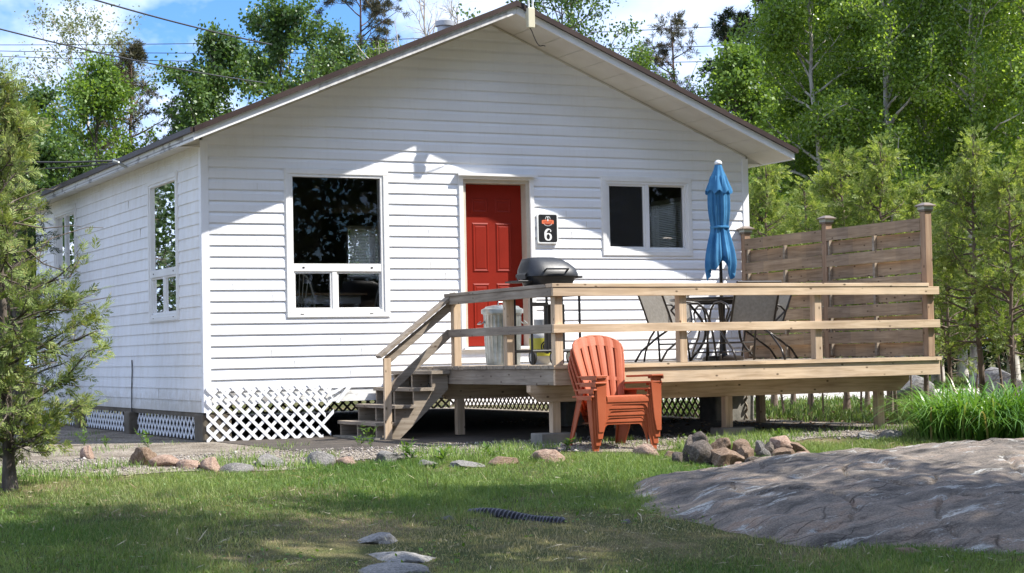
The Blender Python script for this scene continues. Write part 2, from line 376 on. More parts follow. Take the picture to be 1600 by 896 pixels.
# the drive behind the cedars
p0, p1 = W(700, 34), W(2100, 34); q0, q1 = W(700, 41), W(2100, 41)
tag(npmesh('gravel_drive', [(*p0, .088), (*p1, .088), (*q1, .088), (*q0, .088)], [[0, 1, 2, 3]], mottled('pale_gravel', (.38, .35, .32), (.5, .47, .43), 3, .95)), kind='structure')

# ------------------------------------------------------------------ cabin
WD, LN = 7.286, 9.12
PKX = WD/2; SL = .415; PKZ = 5.036            # soffit line: z = PKZ - SL*|x-PKX|
def sof(x): return PKZ-SL*abs(x-PKX)
cabin = thing('cabin', 'small white sided cabin with a brown metal gable roof and red front door', 'cabin', (WD/2, LN/2, .08))
mfront = lambda u, z, d: (u, -d, z)
mleft = lambda u, z, d: (-d, u, z)
mright = lambda u, z, d: (WD+d, u, z)
mback = lambda u, z, d: (u, LN+d, z)
OP_F = [(1.03, 2.185, 1.53, 3.14), (3.22, 4.12, 1.10, 3.13), (5.185, 6.38, 2.27, 3.15)]
OP_L = [(1.05, 2.26, 1.545, 3.18), (6.42, 7.78, 2.25, 3.24)]
OP_R = [(.75, 2.3, 2.15, 3.12)]
OP_B = [(5.15, 6.15, 2.35, 3.25)]
def wall(mp, rng, z0, z1, prof, ops, pitch, phase):
    """prof: (fraction of the course from its lower edge, depth) pairs; makes horizontal strips round the openings"""
    mb = MB(); k0 = math.floor((z0-phase)/pitch)-1; k1 = math.ceil((z1-phase)/pitch)+1
    cuts = sorted({round(o[2], 4) for o in ops} | {round(o[3], 4) for o in ops})
    def quad(za, da, zb, db):
        mid = (za+zb)/2
        a0, a1 = rng(za); b0, b1 = rng(zb)
        if a1 <= a0: return
        segs = [(0.0, 1.0, None, None)]
        sp = sorted([(o[0], o[1]) for o in ops if o[2] < mid < o[3]])
        pa, pb = a0, b0; out = []
        for (s0, s1) in sp: out.append((pa, s0, pb, s0)); pa = pb = s1
        out.append((pa, a1, pb, b1))
        for (xa, xb, ya, yb) in out:
            mb.add([mp(xa, za, da), mp(xb, za, da), mp(yb, zb, db), mp(ya, zb, db)], [(0, 1, 2, 3)])
    for k in range(k0, k1):
        zb = phase+k*pitch
        pts = [(zb+f*pitch, d) for f, d in prof]
        for (za, da), (zc, dc) in zip(pts[:-1], pts[1:]):
            if zc-za < 1e-6:
                if z0 < za < z1 or abs(za-z0) < 1e-3: quad(za, da, zc, dc)
                continue
            zz = [max(za, z0)]+[c for c in cuts if max(za, z0) < c < min(zc, z1)]+[min(zc, z1)]
            if zz[-1] <= zz[0]: continue
            g = lambda z: da+(dc-da)*(z-za)/(zc-za)
            for z_a, z_b in zip(zz[:-1], zz[1:]): quad(z_a, g(z_a), z_b, g(z_b))
    return mb
def gable(z):
    if z <= sof(0): return (0.0, WD)
    h = (PKZ-z)/SL; return (PKX-h, PKX+h)
LAP = [(0, 0), (0, .017), (.62, .014), (.86, .0015), (1.0, 0)]
LAP2 = [(0, 0), (0, .013), (1.0, .001)]
FLAT = [(0, 0), (1, 0)]
full = lambda a, b: (lambda z: (a, b))
fw_ = wall(mfront, gable, .645, PKZ-.01, LAP, OP_F, .127, 3.3222-.127*30).build('front_wall', vinyl, cabin)
lw_ = wall(mleft, full(0, LN), .413, 3.46, LAP2, OP_L, .134, .413).build('left_wall', oldpaint, cabin)
wall(mright, full(0, LN), .5, 3.5, LAP, OP_R, .127, .5).build('right_wall', vinyl, cabin)
wall(mback, gable, .5, PKZ-.01, LAP, OP_B, .127, .5).build('back_wall', vinyl, cabin)
sm = MB(); rgs = random.Random(8)
for k in range(4, 30):
    zb = 3.3222-.127*30+k*.127+.127*0
    if zb < .66: continue
    for _ in range(2 if zb < 3 else 1):
        u = rgs.uniform(.2, 7.0)
        if any(o[0]-.1 < u < o[1]+.1 and o[2]-.1 < zb < o[3]+.1 for o in OP_F) or zb > sof(u)-.2: continue
        sm.box((u, -.0185, zb+.002), (u+.0035, -.012, zb+.078))
for k in range(1, 22, 3):
    zb = .413+k*.134
    for _ in range(1):
        u = rgs.uniform(.3, 8.8)
        if any(o[0]-.12 < u < o[1]+.12 and o[2]-.1 < zb < o[3]+.1 for o in OP_L): continue
        sm.box((-.0135, u, zb+.002), (-.004, u+.005, zb+.125))
sm.build('siding_seams', soffit_m, cabin)
# inside: lining, floor and ceiling
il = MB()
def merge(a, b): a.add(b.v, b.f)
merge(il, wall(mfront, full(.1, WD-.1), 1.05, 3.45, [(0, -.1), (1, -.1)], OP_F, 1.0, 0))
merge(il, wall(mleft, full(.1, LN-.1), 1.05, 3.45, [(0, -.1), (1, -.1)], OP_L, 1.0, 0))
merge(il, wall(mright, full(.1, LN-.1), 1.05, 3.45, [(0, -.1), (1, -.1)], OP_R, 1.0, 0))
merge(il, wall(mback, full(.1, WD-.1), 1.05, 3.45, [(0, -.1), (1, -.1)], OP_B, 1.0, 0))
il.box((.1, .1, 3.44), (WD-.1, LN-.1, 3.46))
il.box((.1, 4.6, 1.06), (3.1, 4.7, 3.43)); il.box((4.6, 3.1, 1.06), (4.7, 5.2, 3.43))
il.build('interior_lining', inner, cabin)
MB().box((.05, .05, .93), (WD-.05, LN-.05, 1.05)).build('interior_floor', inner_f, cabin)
# corner posts
for (x, y, zb) in ((0, 0, .413), (WD, 0, .5), (0, LN, .413), (WD, LN, .5)):
    sx = -1 if x == 0 else 1; sy = -1 if y == 0 else 1; zt = 3.49
    mb = MB().box((x-sx*.065, y+sy*.002, zb), (x+sx*.026, y+sy*.024, zt)).box((x+sx*.002, y-sy*.065, zb), (x+sx*.026, y+sy*.002, zt))
    mb.build('corner_post', vinyl, cabin, bevel=.003)
# sill boards under the siding and the floor joists
MB().box((.03, -.004, .50), (WD-.03, .04, .642)).build('sill_board', peel, cabin)
MB().box((-.004, .04, .36), (.03, LN-.04, .43)).build('sill_board', conc_d, cabin)
MB().box((.1, .3, .55), (WD-.1, .5, .90)).box((.1, 3, .55), (WD-.1, 3.1, .9)).box((.1, 6, .55), (WD-.1, 6.1, .9)).build('floor_joist', grey_x, cabin)
# lattice skirting
def clip(poly, u0, u1, v0, v1):
    for ax, lim, sg in ((0, u0, 1), (0, u1, -1), (1, v0, 1), (1, v1, -1)):
        out = []
        for i in range(len(poly)):
            a, b = poly[i-1], poly[i]; ia = sg*(a[ax]-lim) >= 0; ib = sg*(b[ax]-lim) >= 0
            if ia != ib:
                t = (lim-a[ax])/(b[ax]-a[ax]); out.append((a[0]+(b[0]-a[0])*t, a[1]+(b[1]-a[1])*t))
            if ib: out.append(b)
        poly = out
        if not poly: return []
    return poly
def lattice(mp, u0, u1, v0, v1, m, d=.012, pitch=.152, wid=.036, ragged=None, seed=1):
    mb = MB(); rg = random.Random(seed); n = int((u1-u0+v1-v0)/pitch)+3
    for layer, sg in ((0, 1), (1, -1)):
        for k in range(-n, n):
            c = u0+k*pitch; hw = wid/2*math.sqrt(2)
            H = v1-v0+.1
            a = (c-.05*sg, v0-.05); b = (c+sg*H, v0-.05+H+.05)
            b = (a[0]+sg*(H+.05), a[1]+H+.05)
            poly = [(a[0]-hw, a[1]), (a[0]+hw, a[1]), (b[0]+hw, b[1]), (b[0]-hw, b[1])]
            poly = clip(poly, u0, u1 if not ragged else u1+rg.uniform(-ragged, ragged*.3), v0, v1)
            if len(poly) < 3: continue
            dd = d+layer*.006
            P = [mp(u, v, dd) for u, v in poly]; Q = np.array(mp(0, 0, dd+.006))-np.array(mp(0, 0, dd))
            mb.prism(P, Q)
    return mb
lat = lattice(mfront, .0, 1.5, .085, .70, vinyl, .028, ragged=.13, seed=4)
# a torn strip end that still hangs by the steps
lat.prism([mfront(u, v, .034) for u, v in ((1.50, .61), (1.53, .585), (1.72, .70), (1.68, .70))], (0, -.006, 0))
lat.prism([mfront(u, v, .042) for u, v in ((1.54, .49), (1.575, .48), (1.735, .66), (1.70, .69))], (0, -.006, 0))
lat.build('lattice_skirt', vinyl, cabin)
lattice(mleft, .05, LN-.05, .10, .41, vinyl, -.03, seed=2).build('lattice_skirt', vinyl, cabin)
lattice(mright, .05, LN-.05, .10, .60, peel, -.03, seed=3).build('lattice_skirt', grey_y, cabin)
lattice(mback, .05, WD-.05, .10, .60, peel, -.03, seed=5).build('lattice_skirt', grey_y, cabin)
# concrete piers under the left wall and the front
for (x, y, sx, sy, zt, m_) in ((.14, .19, .17, .36, .40, conc_d), (.02, 3.25, .11, .28, .37, conc_d), (.02, 6.15, .11, .26, .37, conc_d), (7.1, .3, .3, .4, .5, conc), (5.0, .4, .3, .3, .55, conc)):
    mb = MB().box((x-sx, y-sy/2, .05), (x+sx, y+sy/2, zt)); mb.build('concrete_pier', m_, cabin, bevel=.02)
# black wire running down the left wall
MB().tube([(-.02, 3.2, 1.03), (-.025, 3.17, .9), (-.02, 3.22, .7), (-.03, 3.19, .5), (-.03, 3.2, .3)], .008, 6).build('wall_wire', wire_m, cabin)
# --- roof
RX0, RX1, RY0, RY1 = -.30, 7.56, -.70, 9.5
roof = MB()
for sg, xe in ((-1, RX0), (1, RX1)):
    e = np.array([xe, 0, sof(xe)+.115]); p = np.array([PKX, 0, PKZ+.115])
    sh = np.array([0, RY0-.02, 0]); nrm = np.array([sg*SL, 0, 1]); nrm = nrm/np.linalg.norm(nrm)
    roof.prism([p+sh, e+sh, e+sh+nrm*.014, p+sh+nrm*.014], (0, RY1-RY0+.04, 0))
    L = abs(xe-PKX)/math.cos(math.atan(SL))
    y = RY0+.1
    while y < RY1:      # standing ribs running down the slope
        a0 = p+np.array([0, y, 0])+nrm*.02; b0 = e+np.array([0, y, 0])+nrm*.02
        roof.beam(a0, b0, .035, .02, up=tuple(nrm)); y += .2286
rf = roof.build('roof', roof_m, cabin)
MB().prism([(PKX-.17, RY0-.03, PKZ+.135-.17*SL), (PKX, RY0-.03, PKZ+.135), (PKX+.17, RY0-.03, PKZ+.135-.17*SL), (PKX+.17, RY0-.03, PKZ+.152-.17*SL), (PKX, RY0-.03, PKZ+.158), (PKX-.17, RY0-.03, PKZ+.152-.17*SL)], (0, RY1-RY0+.06, 0)).build('ridge_cap', roof_m, rf)
# gable trim of brown metal, white fascia under it, soffits
for yy, sgn in ((RY0, -1), (RY1, 1)):
    for xe in (RX0, RX1):
        sg = -1 if xe < PKX else 1
        t = MB().prism([(PKX, yy+sgn*.022, PKZ+.088), (xe, yy+sgn*.022, sof(xe)+.088), (xe, yy+sgn*.022, sof(xe)+.150), (PKX, yy+sgn*.022, PKZ+.150)], (0, sgn*.040, 0))
        t.build('rake_trim', roof_m, rf)
        f = MB().prism([(PKX+sg*.002, yy, PKZ-.0), (xe, yy, sof(xe)-.0), (xe, yy, sof(xe)+.10), (PKX+sg*.002, yy, PKZ+.10)], (0, sgn*.02, 0))
        f.build('rake_fascia', trim_m if sg > 0 or yy > 0 else trim_m, rf)
if True:    # weathered upper half of the left rake: a thin worn capping strip, 3 mm proud
    x0, x1 = 1.15, PKX-.12
    MB().prism([(x0, RY0-.0235, sof(x0)+.002), (x1, RY0-.0235, sof(x1)+.002), (x1, RY0-.0235, sof(x1)+.07), (x0, RY0-.0235, sof(x0)+.07)], (0, .003, 0)).build('worn_capping', mottled('worn_capping_m', (.42, .40, .38), (.66, .65, .63), 4, .5, .35, .6, .2, stretch=(3, 1, 1), detail=7), rf)
for xe, sg in ((RX0, -1), (RX1, 1)):
    zb = sof(xe)
    MB().box((xe, RY0+.0, zb-.0), (xe-sg*.02, RY1, zb+.11)).build('eave_fascia', peel if sg < 0 else trim_m, rf)
    MB().box((xe+sg*.003, RY0-.05, zb+.085), (xe+sg*.045, RY1, zb+.142)).build('drip_edge', roof_m, rf)
    # side soffit from the eave to the wall
    xw = 0 if sg < 0 else WD
    MB().prism([(xe-sg*.0, .0, zb+.004), (xw, .0, zb+.05), (xw, .0, zb+.056), (xe-sg*.0, .0, zb+.010)], (0, RY1, 0)).build('soffit', soffit_m, rf)
for xe, xw in ((RX0, 0.0), (RX1, WD)):      # little closing boards at the ends of the side eaves
    for yy in (0.0, LN-.02):
        a_ = -.026 if xw == 0 else .026
        MB().prism([(xe, yy, sof(xe)+.012), (xw+a_, yy, sof(xe)+.012), (xw+a_, yy, sof(xw)-.004), (xw+a_, yy, sof(xw)+.0), (xe, yy, sof(xe)+.02)], (0, .02, 0)).build('eave_return', soffit_m, rf)
# gable soffits in panels with small joints
for sg, xe in ((-1, RX0), (1, RX1)):
    sp = MB(); n = 13; x = PKX
    dx = (xe-PKX)/n
    for i in range(n):
        a, b = PKX+dx*i+sg*.004, PKX+dx*(i+1)-sg*.004
        for (ya, yb) in ((RY0+.002, 0.0), (LN, RY1-.002)):
            sp.prism([(a, ya, sof(a)+.004), (b, ya, sof(b)+.004), (b, ya, sof(b)+.014), (a, ya, sof(a)+.014)], (0, yb-ya, 0))
    sp.prism([(PKX, RY0+.002, PKZ+.03), (xe, RY0+.002, sof(xe)+.03), (xe, RY0+.002, sof(xe)+.04), (PKX, RY0+.002, PKZ+.04)], (0, RY1-RY0-.004, 0))
    sp.build('soffit', soffit_m, rf)
# J-trim where the gable meets the soffit
for xe in (0.0, WD):
    MB().prism([(PKX, -.022, PKZ-.022), (xe, -.022, sof(xe)-.022), (xe, -.022, sof(xe)-.002), (PKX, -.022, PKZ-.002)], (0, .02, 0)).build('soffit_trim', soffit_m, rf)
# roof vent pipe
vx = 5.35; vz = sof(vx)
vp = MB().lathe((4.95, 4.3, 4.5), [(.11, 0), (.11, 1.32), (.14, 1.33), (.14, 1.40), (.02, 1.46)], 20)
vp.build('roof_vent', mottled('vent_grey', (.35, .36, .38), (.45, .46, .48), 5, .4, metal=.4), cabin, smooth=True, sharp=40)
# --- windows
def frame_rect(mb, mp, u0, u1, z0, z1, wd, d0, d1):
    """picture-frame of four bars, outer rect given, butted"""
    def bx(a, b, c, d): mb.box(mp(a, c, d0), mp(b, d, d1))
    bx(u0, u1, z1-wd, z1); bx(u0, u1, z0, z0+wd); bx(u0, u0+wd, z0+wd, z1-wd); bx(u1-wd, u1, z0+wd, z1-wd)
def window(mp, op, kind):
    u0, u1, z0, z1 = op; F = MB()
    frame_rect(F, mp, u0-.055, u1+.055, z0-.055, z1+.055, .056, .0, .030)      # casing
    frame_rect(F, mp, u0-.067, u1+.067, z0-.067, z1+.067, .013, .002, .022)
    frame_rect(F, mp, u0, u1, z0, z1, .035, -.09, .018)                         # jamb
    wn = F.build('window', trim_m, cabin, bevel=.004)
    def pane(a, b, c, d, dep, m=glass_m, nm='glass_pane'):
        V = [mp(a, c, dep), mp(b, c, dep), mp(b, d, dep), mp(a, d, dep)]
        MB().add(V, [(0, 1, 2, 3)]).build(nm, m, wn)
    s = MB(); i0, i1, j0, j1 = u0+.035, u1-.035, z0+.035, z1-.035
    if kind == 'combo':
        zm = z0+(z1-z0)*.325; um = (i0+i1)/2 if mp is mleft else i0+(i1-i0)*.46
        s.box(mp(i0, zm-.045, -.02), mp(i1, zm+.045, .014))
        s.box(mp(um-.03, j0, -.02), mp(um+.03, zm-.046, .010))
        frame_rect(s, mp, i0, um-.031, j0, zm-.046, .022, -.03, .002); frame_rect(s, mp, um+.031, i1, j0, zm-.046, .022, -.03, -.004)
        s.build('sash', trim_m, wn, bevel=.003)
        pane(i0, i1, zm+.046, j1, -.012); pane(i0, um, j0, zm-.046, -.015); pane(um, i1, j0, zm-.046, -.018)
        q = MB()
        for uu in (i0+.12, i1-.12): q.box(mp(uu-.012, zm-.008, .014), mp(uu+.012, zm+.008, .018))
        for uu in (i0+.09, i1-.14): q.box(mp(uu-.02, z0-.02, .030), mp(uu+.02, z0-.012, .032))
        q.build('weep_cover', dark_m, wn)
    else:
        um = (i0+i1)/2
        s.box(mp(um-.028, j0, -.03), mp(um+.028, j1, .012))
        frame_rect(s, mp, i0, um-.029, j0, j1, .024, -.03, .004); frame_rect(s, mp, um+.029, i1, j0, j1, .018, -.05, -.01)
        s.build('sash', trim_m, wn, bevel=.003)
        pane(um, i1, j0, j1, -.035)
        if mp is mfront: pane(i0, um, j0, j1, -.01, screen_m, 'insect_screen'); pane(i0, um, j0, j1, -.04)
        else: pane(i0, um, j0, j1, -.02)
    return wn
w1 = window(mfront, OP_F[0], 'combo')
w2 = window(mfront, OP_F[2], 'slider')
w3 = window(mleft, OP_L[0], 'combo')
w4 = window(mleft, OP_L[1], 'slider')
w5 = window(mright, OP_R[0], 'slider')
w6 = window(mback, OP_B[0], 'slider')
def blind(mp, u0, u1, z0, z1, parent, d=-.13, step=.025):
    b = MB(); z = z0
    b.box(mp(u0, z1, d-.02), mp(u1, z1+.03, d+.02))
    while z < z1:
        p = [mp(u0, z+.015, d-.011), mp(u1, z+.015, d-.011), mp(u1, z, d+.011), mp(u0, z, d+.011)]
        b.add(p, [(0, 1, 2, 3)]); z += step
    for t in (.12, .5, .88):
        u = u0+(u1-u0)*t; b.box(mp(u-.002, z0, d-.013), mp(u+.002, z1, d-.011))
    b.build('slat_blind', blind_m, parent)
blind(mright, .80, 2.26, 2.2, 3.05, w5)
blind(mback, 5.2, 6.1, 2.4, 3.2, w6)
blind(mfront, 5.83, 6.33, 2.33, 3.08, w2, -.12, .022) if False else None
# swagged pale curtain inside the tall side window, brown curtain in the far one
cv = []; cf = []; nu, nv = 40, 30
for j in range(nv+1):
    for i in range(nu+1):
        t = i/nu; v = j/nv; u = 1.08+t*1.14
        top = 2.88+.0*math.sin(t*math.pi)-.14*(2*t-1)**2; bot = 2.16+.34*(abs(2*t-1))**2.2
        z = top+(bot-top)*v; d = -.17-.05*math.sin(t*math.pi)*math.sin(v*math.pi)-.010*math.sin(v*48+2.2*math.sin(t*math.pi))
        cv.append(mleft(u, z, d))
for j in range(nv):
    for i in range(nu): k = j*(nu+1)+i; cf.append((k, k+1, k+nu+2, k+nu+1))
MB().add(cv, cf).build('swag_curtain', curtain_m, w3, smooth=True)
cv = []; cf = []; nu = 50
for i in range(nu+1):
    t = i/nu; u = 6.5+t*.55; d = -.16-.02*math.sin(t*30)
    cv += [mleft(u, 2.2, d), mleft(u, 3.2, d)]
for i in range(nu): cf.append((2*i, 2*i+2, 2*i+3, 2*i+1))
MB().add(cv, cf).build('hanging_curtain', brown_c, w4, smooth=True)
# --- door
u0, u1, z0, z1 = OP_F[1]
dr = MB().box((u0+.045, .135, z0+.012), (u1-.045, .175, z1-.05))
du0, du1, dz0 = u0+.045, u1-.045, z0+.012; dw = du1-du0
pan = []
for (a, b) in ((.17, .44), (.56, .83)):
    for (c, d) in ((1.62, 1.80), (.90, 1.50), (.19, .76)): pan.append((du0+a*dw, du0+b*dw, dz0+c, dz0+d))
for (a, b, c, d) in pan:
    A = [(a, .135, c), (b, .135, c), (b, .135, d), (a, .135, d)]
    o_ = .016; B = [(a+o_, .126, c+o_), (b-o_, .126, c+o_), (b-o_, .126, d-o_), (a+o_, .126, d-o_)]
    o2 = .034; Cc = [(a+o2, .133, c+o2), (b-o2, .133, c+o2), (b-o2, .133, d-o2), (a+o2, .133, d-o2)]
    o3 = .05; D = [(a+o3, .129, c+o3), (b-o3, .129, c+o3), (b-o3, .129, d-o3), (a+o3, .129, d-o3)]
    V = A+B+Cc+D; Fc = []
    for r_ in range(3):
        for i in range(4): j = (i+1) % 4; Fc.append((r_*4+i, r_*4+j, r_*4+4+j, r_*4+4+i))
    Fc.append((12, 13, 14, 15)); dr.add([(x, y-.001, z) for x, y, z in V], Fc)
door = dr.build('door', red_m, cabin)
MB().lathe((du1-.07, .134, z0+.86), [(.028, 0), (.028, -.012), (.012, -.014), (.012, -.035), (.027, -.045), (.03, -.06), (.018, -.072)], 18, ax=1).build('door_knob', galv, door, smooth=True, sharp=40)
h = MB()
for zz in (1.35, 2.05, 2.85): h.lathe((du0-.001, .128, zz), [(.008, 0), (.008, .1)], 8)
h.build('door_hinge', mat('brass', (.45, .32, .12), .35, None, .5, .9), door)
# frame of the door, deep jambs, metal hood
fr = MB()
fr.box((u0-.055, -.034, z0-.04), (u0+.001, .0, z1+.02)); fr.box((u1-.001, -.034, z0-.04), (u1+.055, .0, z1+.02)); fr.box((u0-.055, -.030, z1), (u1+.055, .0, z1+.05))
dfm = fr.build('door_frame', trim_m, cabin, bevel=.004)
MB().box((u0+.001, .0, z0), (u0+.044, .20, z1)).box((u1-.044, .0, z0), (u1-.001, .20, z1)).box((u0+.044, .0, z1-.044), (u1-.044, .20, z1-.001)).build('door_jamb', jamb_m, dfm)
MB().box((u0-.085, -.085, z1+.052), (u1+.085, .0, z1+.066)).box((u0-.085, -.09, z1+.035), (u1+.085, -.083, z1+.066)).build('door_hood', trim_m, dfm)
MB().box((u0-.03, -.06, z0-.035), (u1+.03, .20, z0-.001)).build('threshold', trim_m, dfm, bevel=.004)
# --- little antenna box hanging at the gable peak
ax_, ay_ = 3.79, -.80
ab = MB().box((ax_-.045, ay_-.03, 4.86), (ax_+.045, ay_+.03, 5.10)).box((ax_-.03, ay_+.03, 4.95), (ax_+.03, ay_+.10, 5.05))
abx = ab.build('antenna_box', cream, cabin, bevel=.008)
MB().tube([(ax_-.02, ay_, 5.10), (ax_-.03, ay_, 5.3), (ax_-.05, ay_, 5.6)], .012, 8).tube([(ax_+.03, ay_, 5.10), (ax_+.035, ay_, 5.3), (ax_+.03, ay_, 5.62)], .012, 8).build('antenna_rod', whitep, abx)
lp = [(ax_-.01, ay_, 4.86)]
for i in range(1, 13):
    t = i/12; lp.append((ax_+.34*t, ay_+.3*t, 4.86-.19*math.sin(min(1, t*1.25)*math.pi*.62)+.03*t))
MB().tube(lp, .006, 6).build('antenna_wire', wire_m, abx)
MB().box((PKX+.03, RY0-.026, PKZ+.02), (PKX+.10, RY0-.021, PKZ+.08)).build('fascia_plate', whitep, cabin)
# overhead service mast stub
MB().tube([(-.31, 2.2, 3.40), (-.42, 2.2, 3.46), (-.5, 2.15, 3.47)], .018, 8).build('cable_bracket', galv, cabin)

# --- sign number 6
sg = thing('number_sign', 'black sign with a white number 6 and orange emblem beside the red door', 'sign', (4.347, 0, 2.36))
def rrect(cx, cz, w_, h_, r_, y, n=6):
    P = []
    for (sx, sz, a0) in ((1, 1, 0), (-1, 1, 90), (-1, -1, 180), (1, -1, 270)):
        for i in range(n+1):
            a = R(a0+90*i/n); P.append((cx+sx*(w_/2-r_)+r_*math.cos(a), y, cz+sz*(h_/2-r_)+r_*math.sin(a)))
    return P
sx, sz = 4.347, 2.543
MB().prism(rrect(sx, sz, .285, .372, .022, -.046), (0, .028, 0)).build('backing_plate', whitep, sg)
MB().prism(rrect(sx, sz, .252, .338, .02, -.048), (0, .002, 0)).build('black_panel', black_m, sg)
def stroke(pts, wds, y, dy=.0015):
    P = np.array(pts, float); V = []; n = len(P)
    for i in range(n):
        d = P[min(i+1, n-1)]-P[max(i-1, 0)]; d /= np.linalg.norm(d); nn = np.array([-d[1], d[0]])
        a = P[i]+nn*wds[i]/2; b = P[i]-nn*wds[i]/2
        V += [(a[0], y, a[1]), (b[0], y, b[1])]
    return MB().add(V, [(2*i, 2*i+1, 2*i+3, 2*i+2) for i in range(n-1)])
def arc(cx, cz, rx, rz, a0, a1, n=24): return [(cx+rx*math.cos(R(a0+(a1-a0)*i/n)), cz+rz*math.sin(R(a0+(a1-a0)*i/n))) for i in range(n+1)]
six = MB(); cz6 = sz-.083
b_ = arc(sx+.002, cz6-.022, .037, .040, 0, 360, 36); merge(six, stroke(b_, [.013+.014*abs(math.cos(R(i*10))) for i in range(37)], -.0495))
o_ = arc(sx+.012, cz6+.002, .050, .070, 75, 195, 24); merge(six, stroke(o_, [.010+.020*math.sin(math.pi*i/30) for i in range(25)], -.0497))
c_ = arc(sx+.036, cz6+.048, .0085, .0085, 0, 360, 18); six.add([(p[0]+(0), -.0499, p[1]) for p in c_[:-1]], [tuple(range(18))])
merge(six, stroke([(sx+.022, cz6+.069), (sx+.036, cz6+.063), (sx+.043, cz6+.052)], [.010, .010, .006], -.0498))
merge(six, stroke([(sx-.036, cz6-.022), (sx-.037, cz6), (sx-.034, cz6+.02)], [.026, .028, .028], -.0496))
six.build('number_six', whitep, sg)
rb_ = MB(); n = 24; top = []; bot = []
for i in range(n+1):
    t = i/n*2-1; x = sx+t*.082; s_ = .010*(1-t*t)
    top.append((x, -.0495, sz+.098+s_*.9)); bot.append((x, -.0495, sz+.058-s_*1.1))
rb_.add(top+bot, [(i, i+1, n+2+i, n+1+i) for i in range(n)])
rb_.build('orange_ribbon', ribbon, sg)
em = MB()
merge(em, stroke(arc(sx-.012, sz+.100, .022, .045, 30, 165, 14), [.006]*15, -.0505))
merge(em, stroke(arc(sx+.012, sz+.100, .022, .045, 150, 15, 14), [.006]*15, -.0507))
em.box((sx-.007, -.0510, sz+.088), (sx+.007, -.0500, sz+.118))
merge(em, stroke(arc(sx, sz+.075, .062, .045, 205, 335, 20), [.004]*21, -.0506))
em.build('emblem_outline', whitep, sg)
em = MB(); merge(em, stroke(arc(sx, sz+.084, .055, .030, 215, 325, 20), [.008]*21, -.0503))
for i in range(9): em.box((sx-.058+i*.0135, -.0502, sz+.073), (sx-.052+i*.0135, -.0498, sz+.088))
em.build('emblem_script', mat('dark_script', (.30, .04, .02), .5), sg)

# ------------------------------------------------------------------ deck
DZ = .88; DX0, DX1, DY = 2.47, 7.29, -3.79
deck = thing('deck', 'raised wooden deck with railings and side steps in front of the cabin', 'deck', (4.9, -1.9, .08))
rg = random.Random(3)
fl = MB(); y = DY-.02; 
while y < -.06:
    w_ = min(.138, -.03-y); j = rg.uniform(-.004, .006)
    fl.box((DX0-.02+j, y, DZ-.038+rg.uniform(0, .002)), (DX1+.0+rg.uniform(-.01, .015), y+w_, DZ+rg.uniform(0, .003))); y += .145
fl.build('floor_boards', grey_x, deck, bevel=.003)
# thin strip of paler wood over the outer board
MB().box((DX0-.02, DY-.026, DZ-.037), (DX1+.01, DY-.0215, DZ+.002)).build('edge_trim', wood_x, deck)
MB().box((DX0, DY-.006, .682), (DX1, DY+.034, DZ-.040)).build('front_joist', wood_x, deck, bevel=.003)
MB().box((DX0, DY+.036, .682), (DX0+.04, -.03, DZ-.040)).build('side_joist', grey_y, deck, bevel=.003)  # shaded left side: the shade is put into the greyer wood
MB().box((DX1-.04, DY+.036, .682), (DX1, -.03, DZ-.040)).build('side_joist', wood_y, deck, bevel=.003)
jn = MB(); x = DX0+.4
while x < DX1-.1: jn.box((x, DY+.036, .69), (x+.038, -.03, DZ-.040)); x += .405
jn.build('floor_joists', grey_y, deck)
for yb in (-3.38, -1.0):
    x0, x1 = 2.40, 7.19
    MB().prism([(x0+.14, yb, .505), (x1-.14, yb, .505), (x1, yb, .62), (x1, yb, .680), (x0, yb, .680), (x0, yb, .61)], (0, .09, 0)).build('support_beam', wood_x, deck, bevel=.003)
for i, (x, y, zb) in enumerate(((2.70, -3.37, .19), (4.78, -3.37, .17), (6.79, -3.37, .05), (2.7, -1.0, .1), (4.78, -1.0, .1), (6.79, -1.0, .1))):
    MB().box((x-.045, y, zb), (x+.045, y+.088, .504)).build('support_post', wood_z, deck, bevel=.003)
for (x, y, zt) in ((2.68, -3.34, .19), (4.84, -3.34, .17)):
    MB().box((x-.20, y-.12, .06), (x+.20, y+.14, zt)).build('footing_block', conc, deck, bevel=.008)
# railing
def post(x, y, z0, z1, m=wood_z): return MB().box((x, y, z0), (x+.089, y+.089, z1)).build('rail_post', m, deck, bevel=.004)
for x in (2.485, 3.935, 5.63): post(x, -3.785, DZ+.002, 1.659)
for y in (-1.32, -2.68): post(2.485, y, DZ+.002, 1.659)
MB().box((2.45, -3.825, 1.572), (7.285, -3.787, 1.660)).build('top_rail', wood_x, deck, bevel=.003)
MB().box((2.44, -3.832, 1.662), (7.14, -3.69, 1.699)).build('rail_cap', wood_x, deck, bevel=.003)
MB().box((2.45, -3.825, 1.205), (7.285, -3.787, 1.292)).build('mid_rail', wood_x, deck, bevel=.003)
MB().box((2.446, -3.785, 1.572), (2.483, -1.19, 1.660)).build('top_rail', grey_y, deck, bevel=.003)  # left rails take the greyer wood, so shade is in their colour
MB().box((2.436, -3.688, 1.662), (2.58, -1.17, 1.697)).build('rail_cap', grey_y, deck, bevel=.003)
MB().box((2.446, -3.785, 1.205), (2.483, -1.20, 1.292)).build('mid_rail', grey_y, deck, bevel=.003)
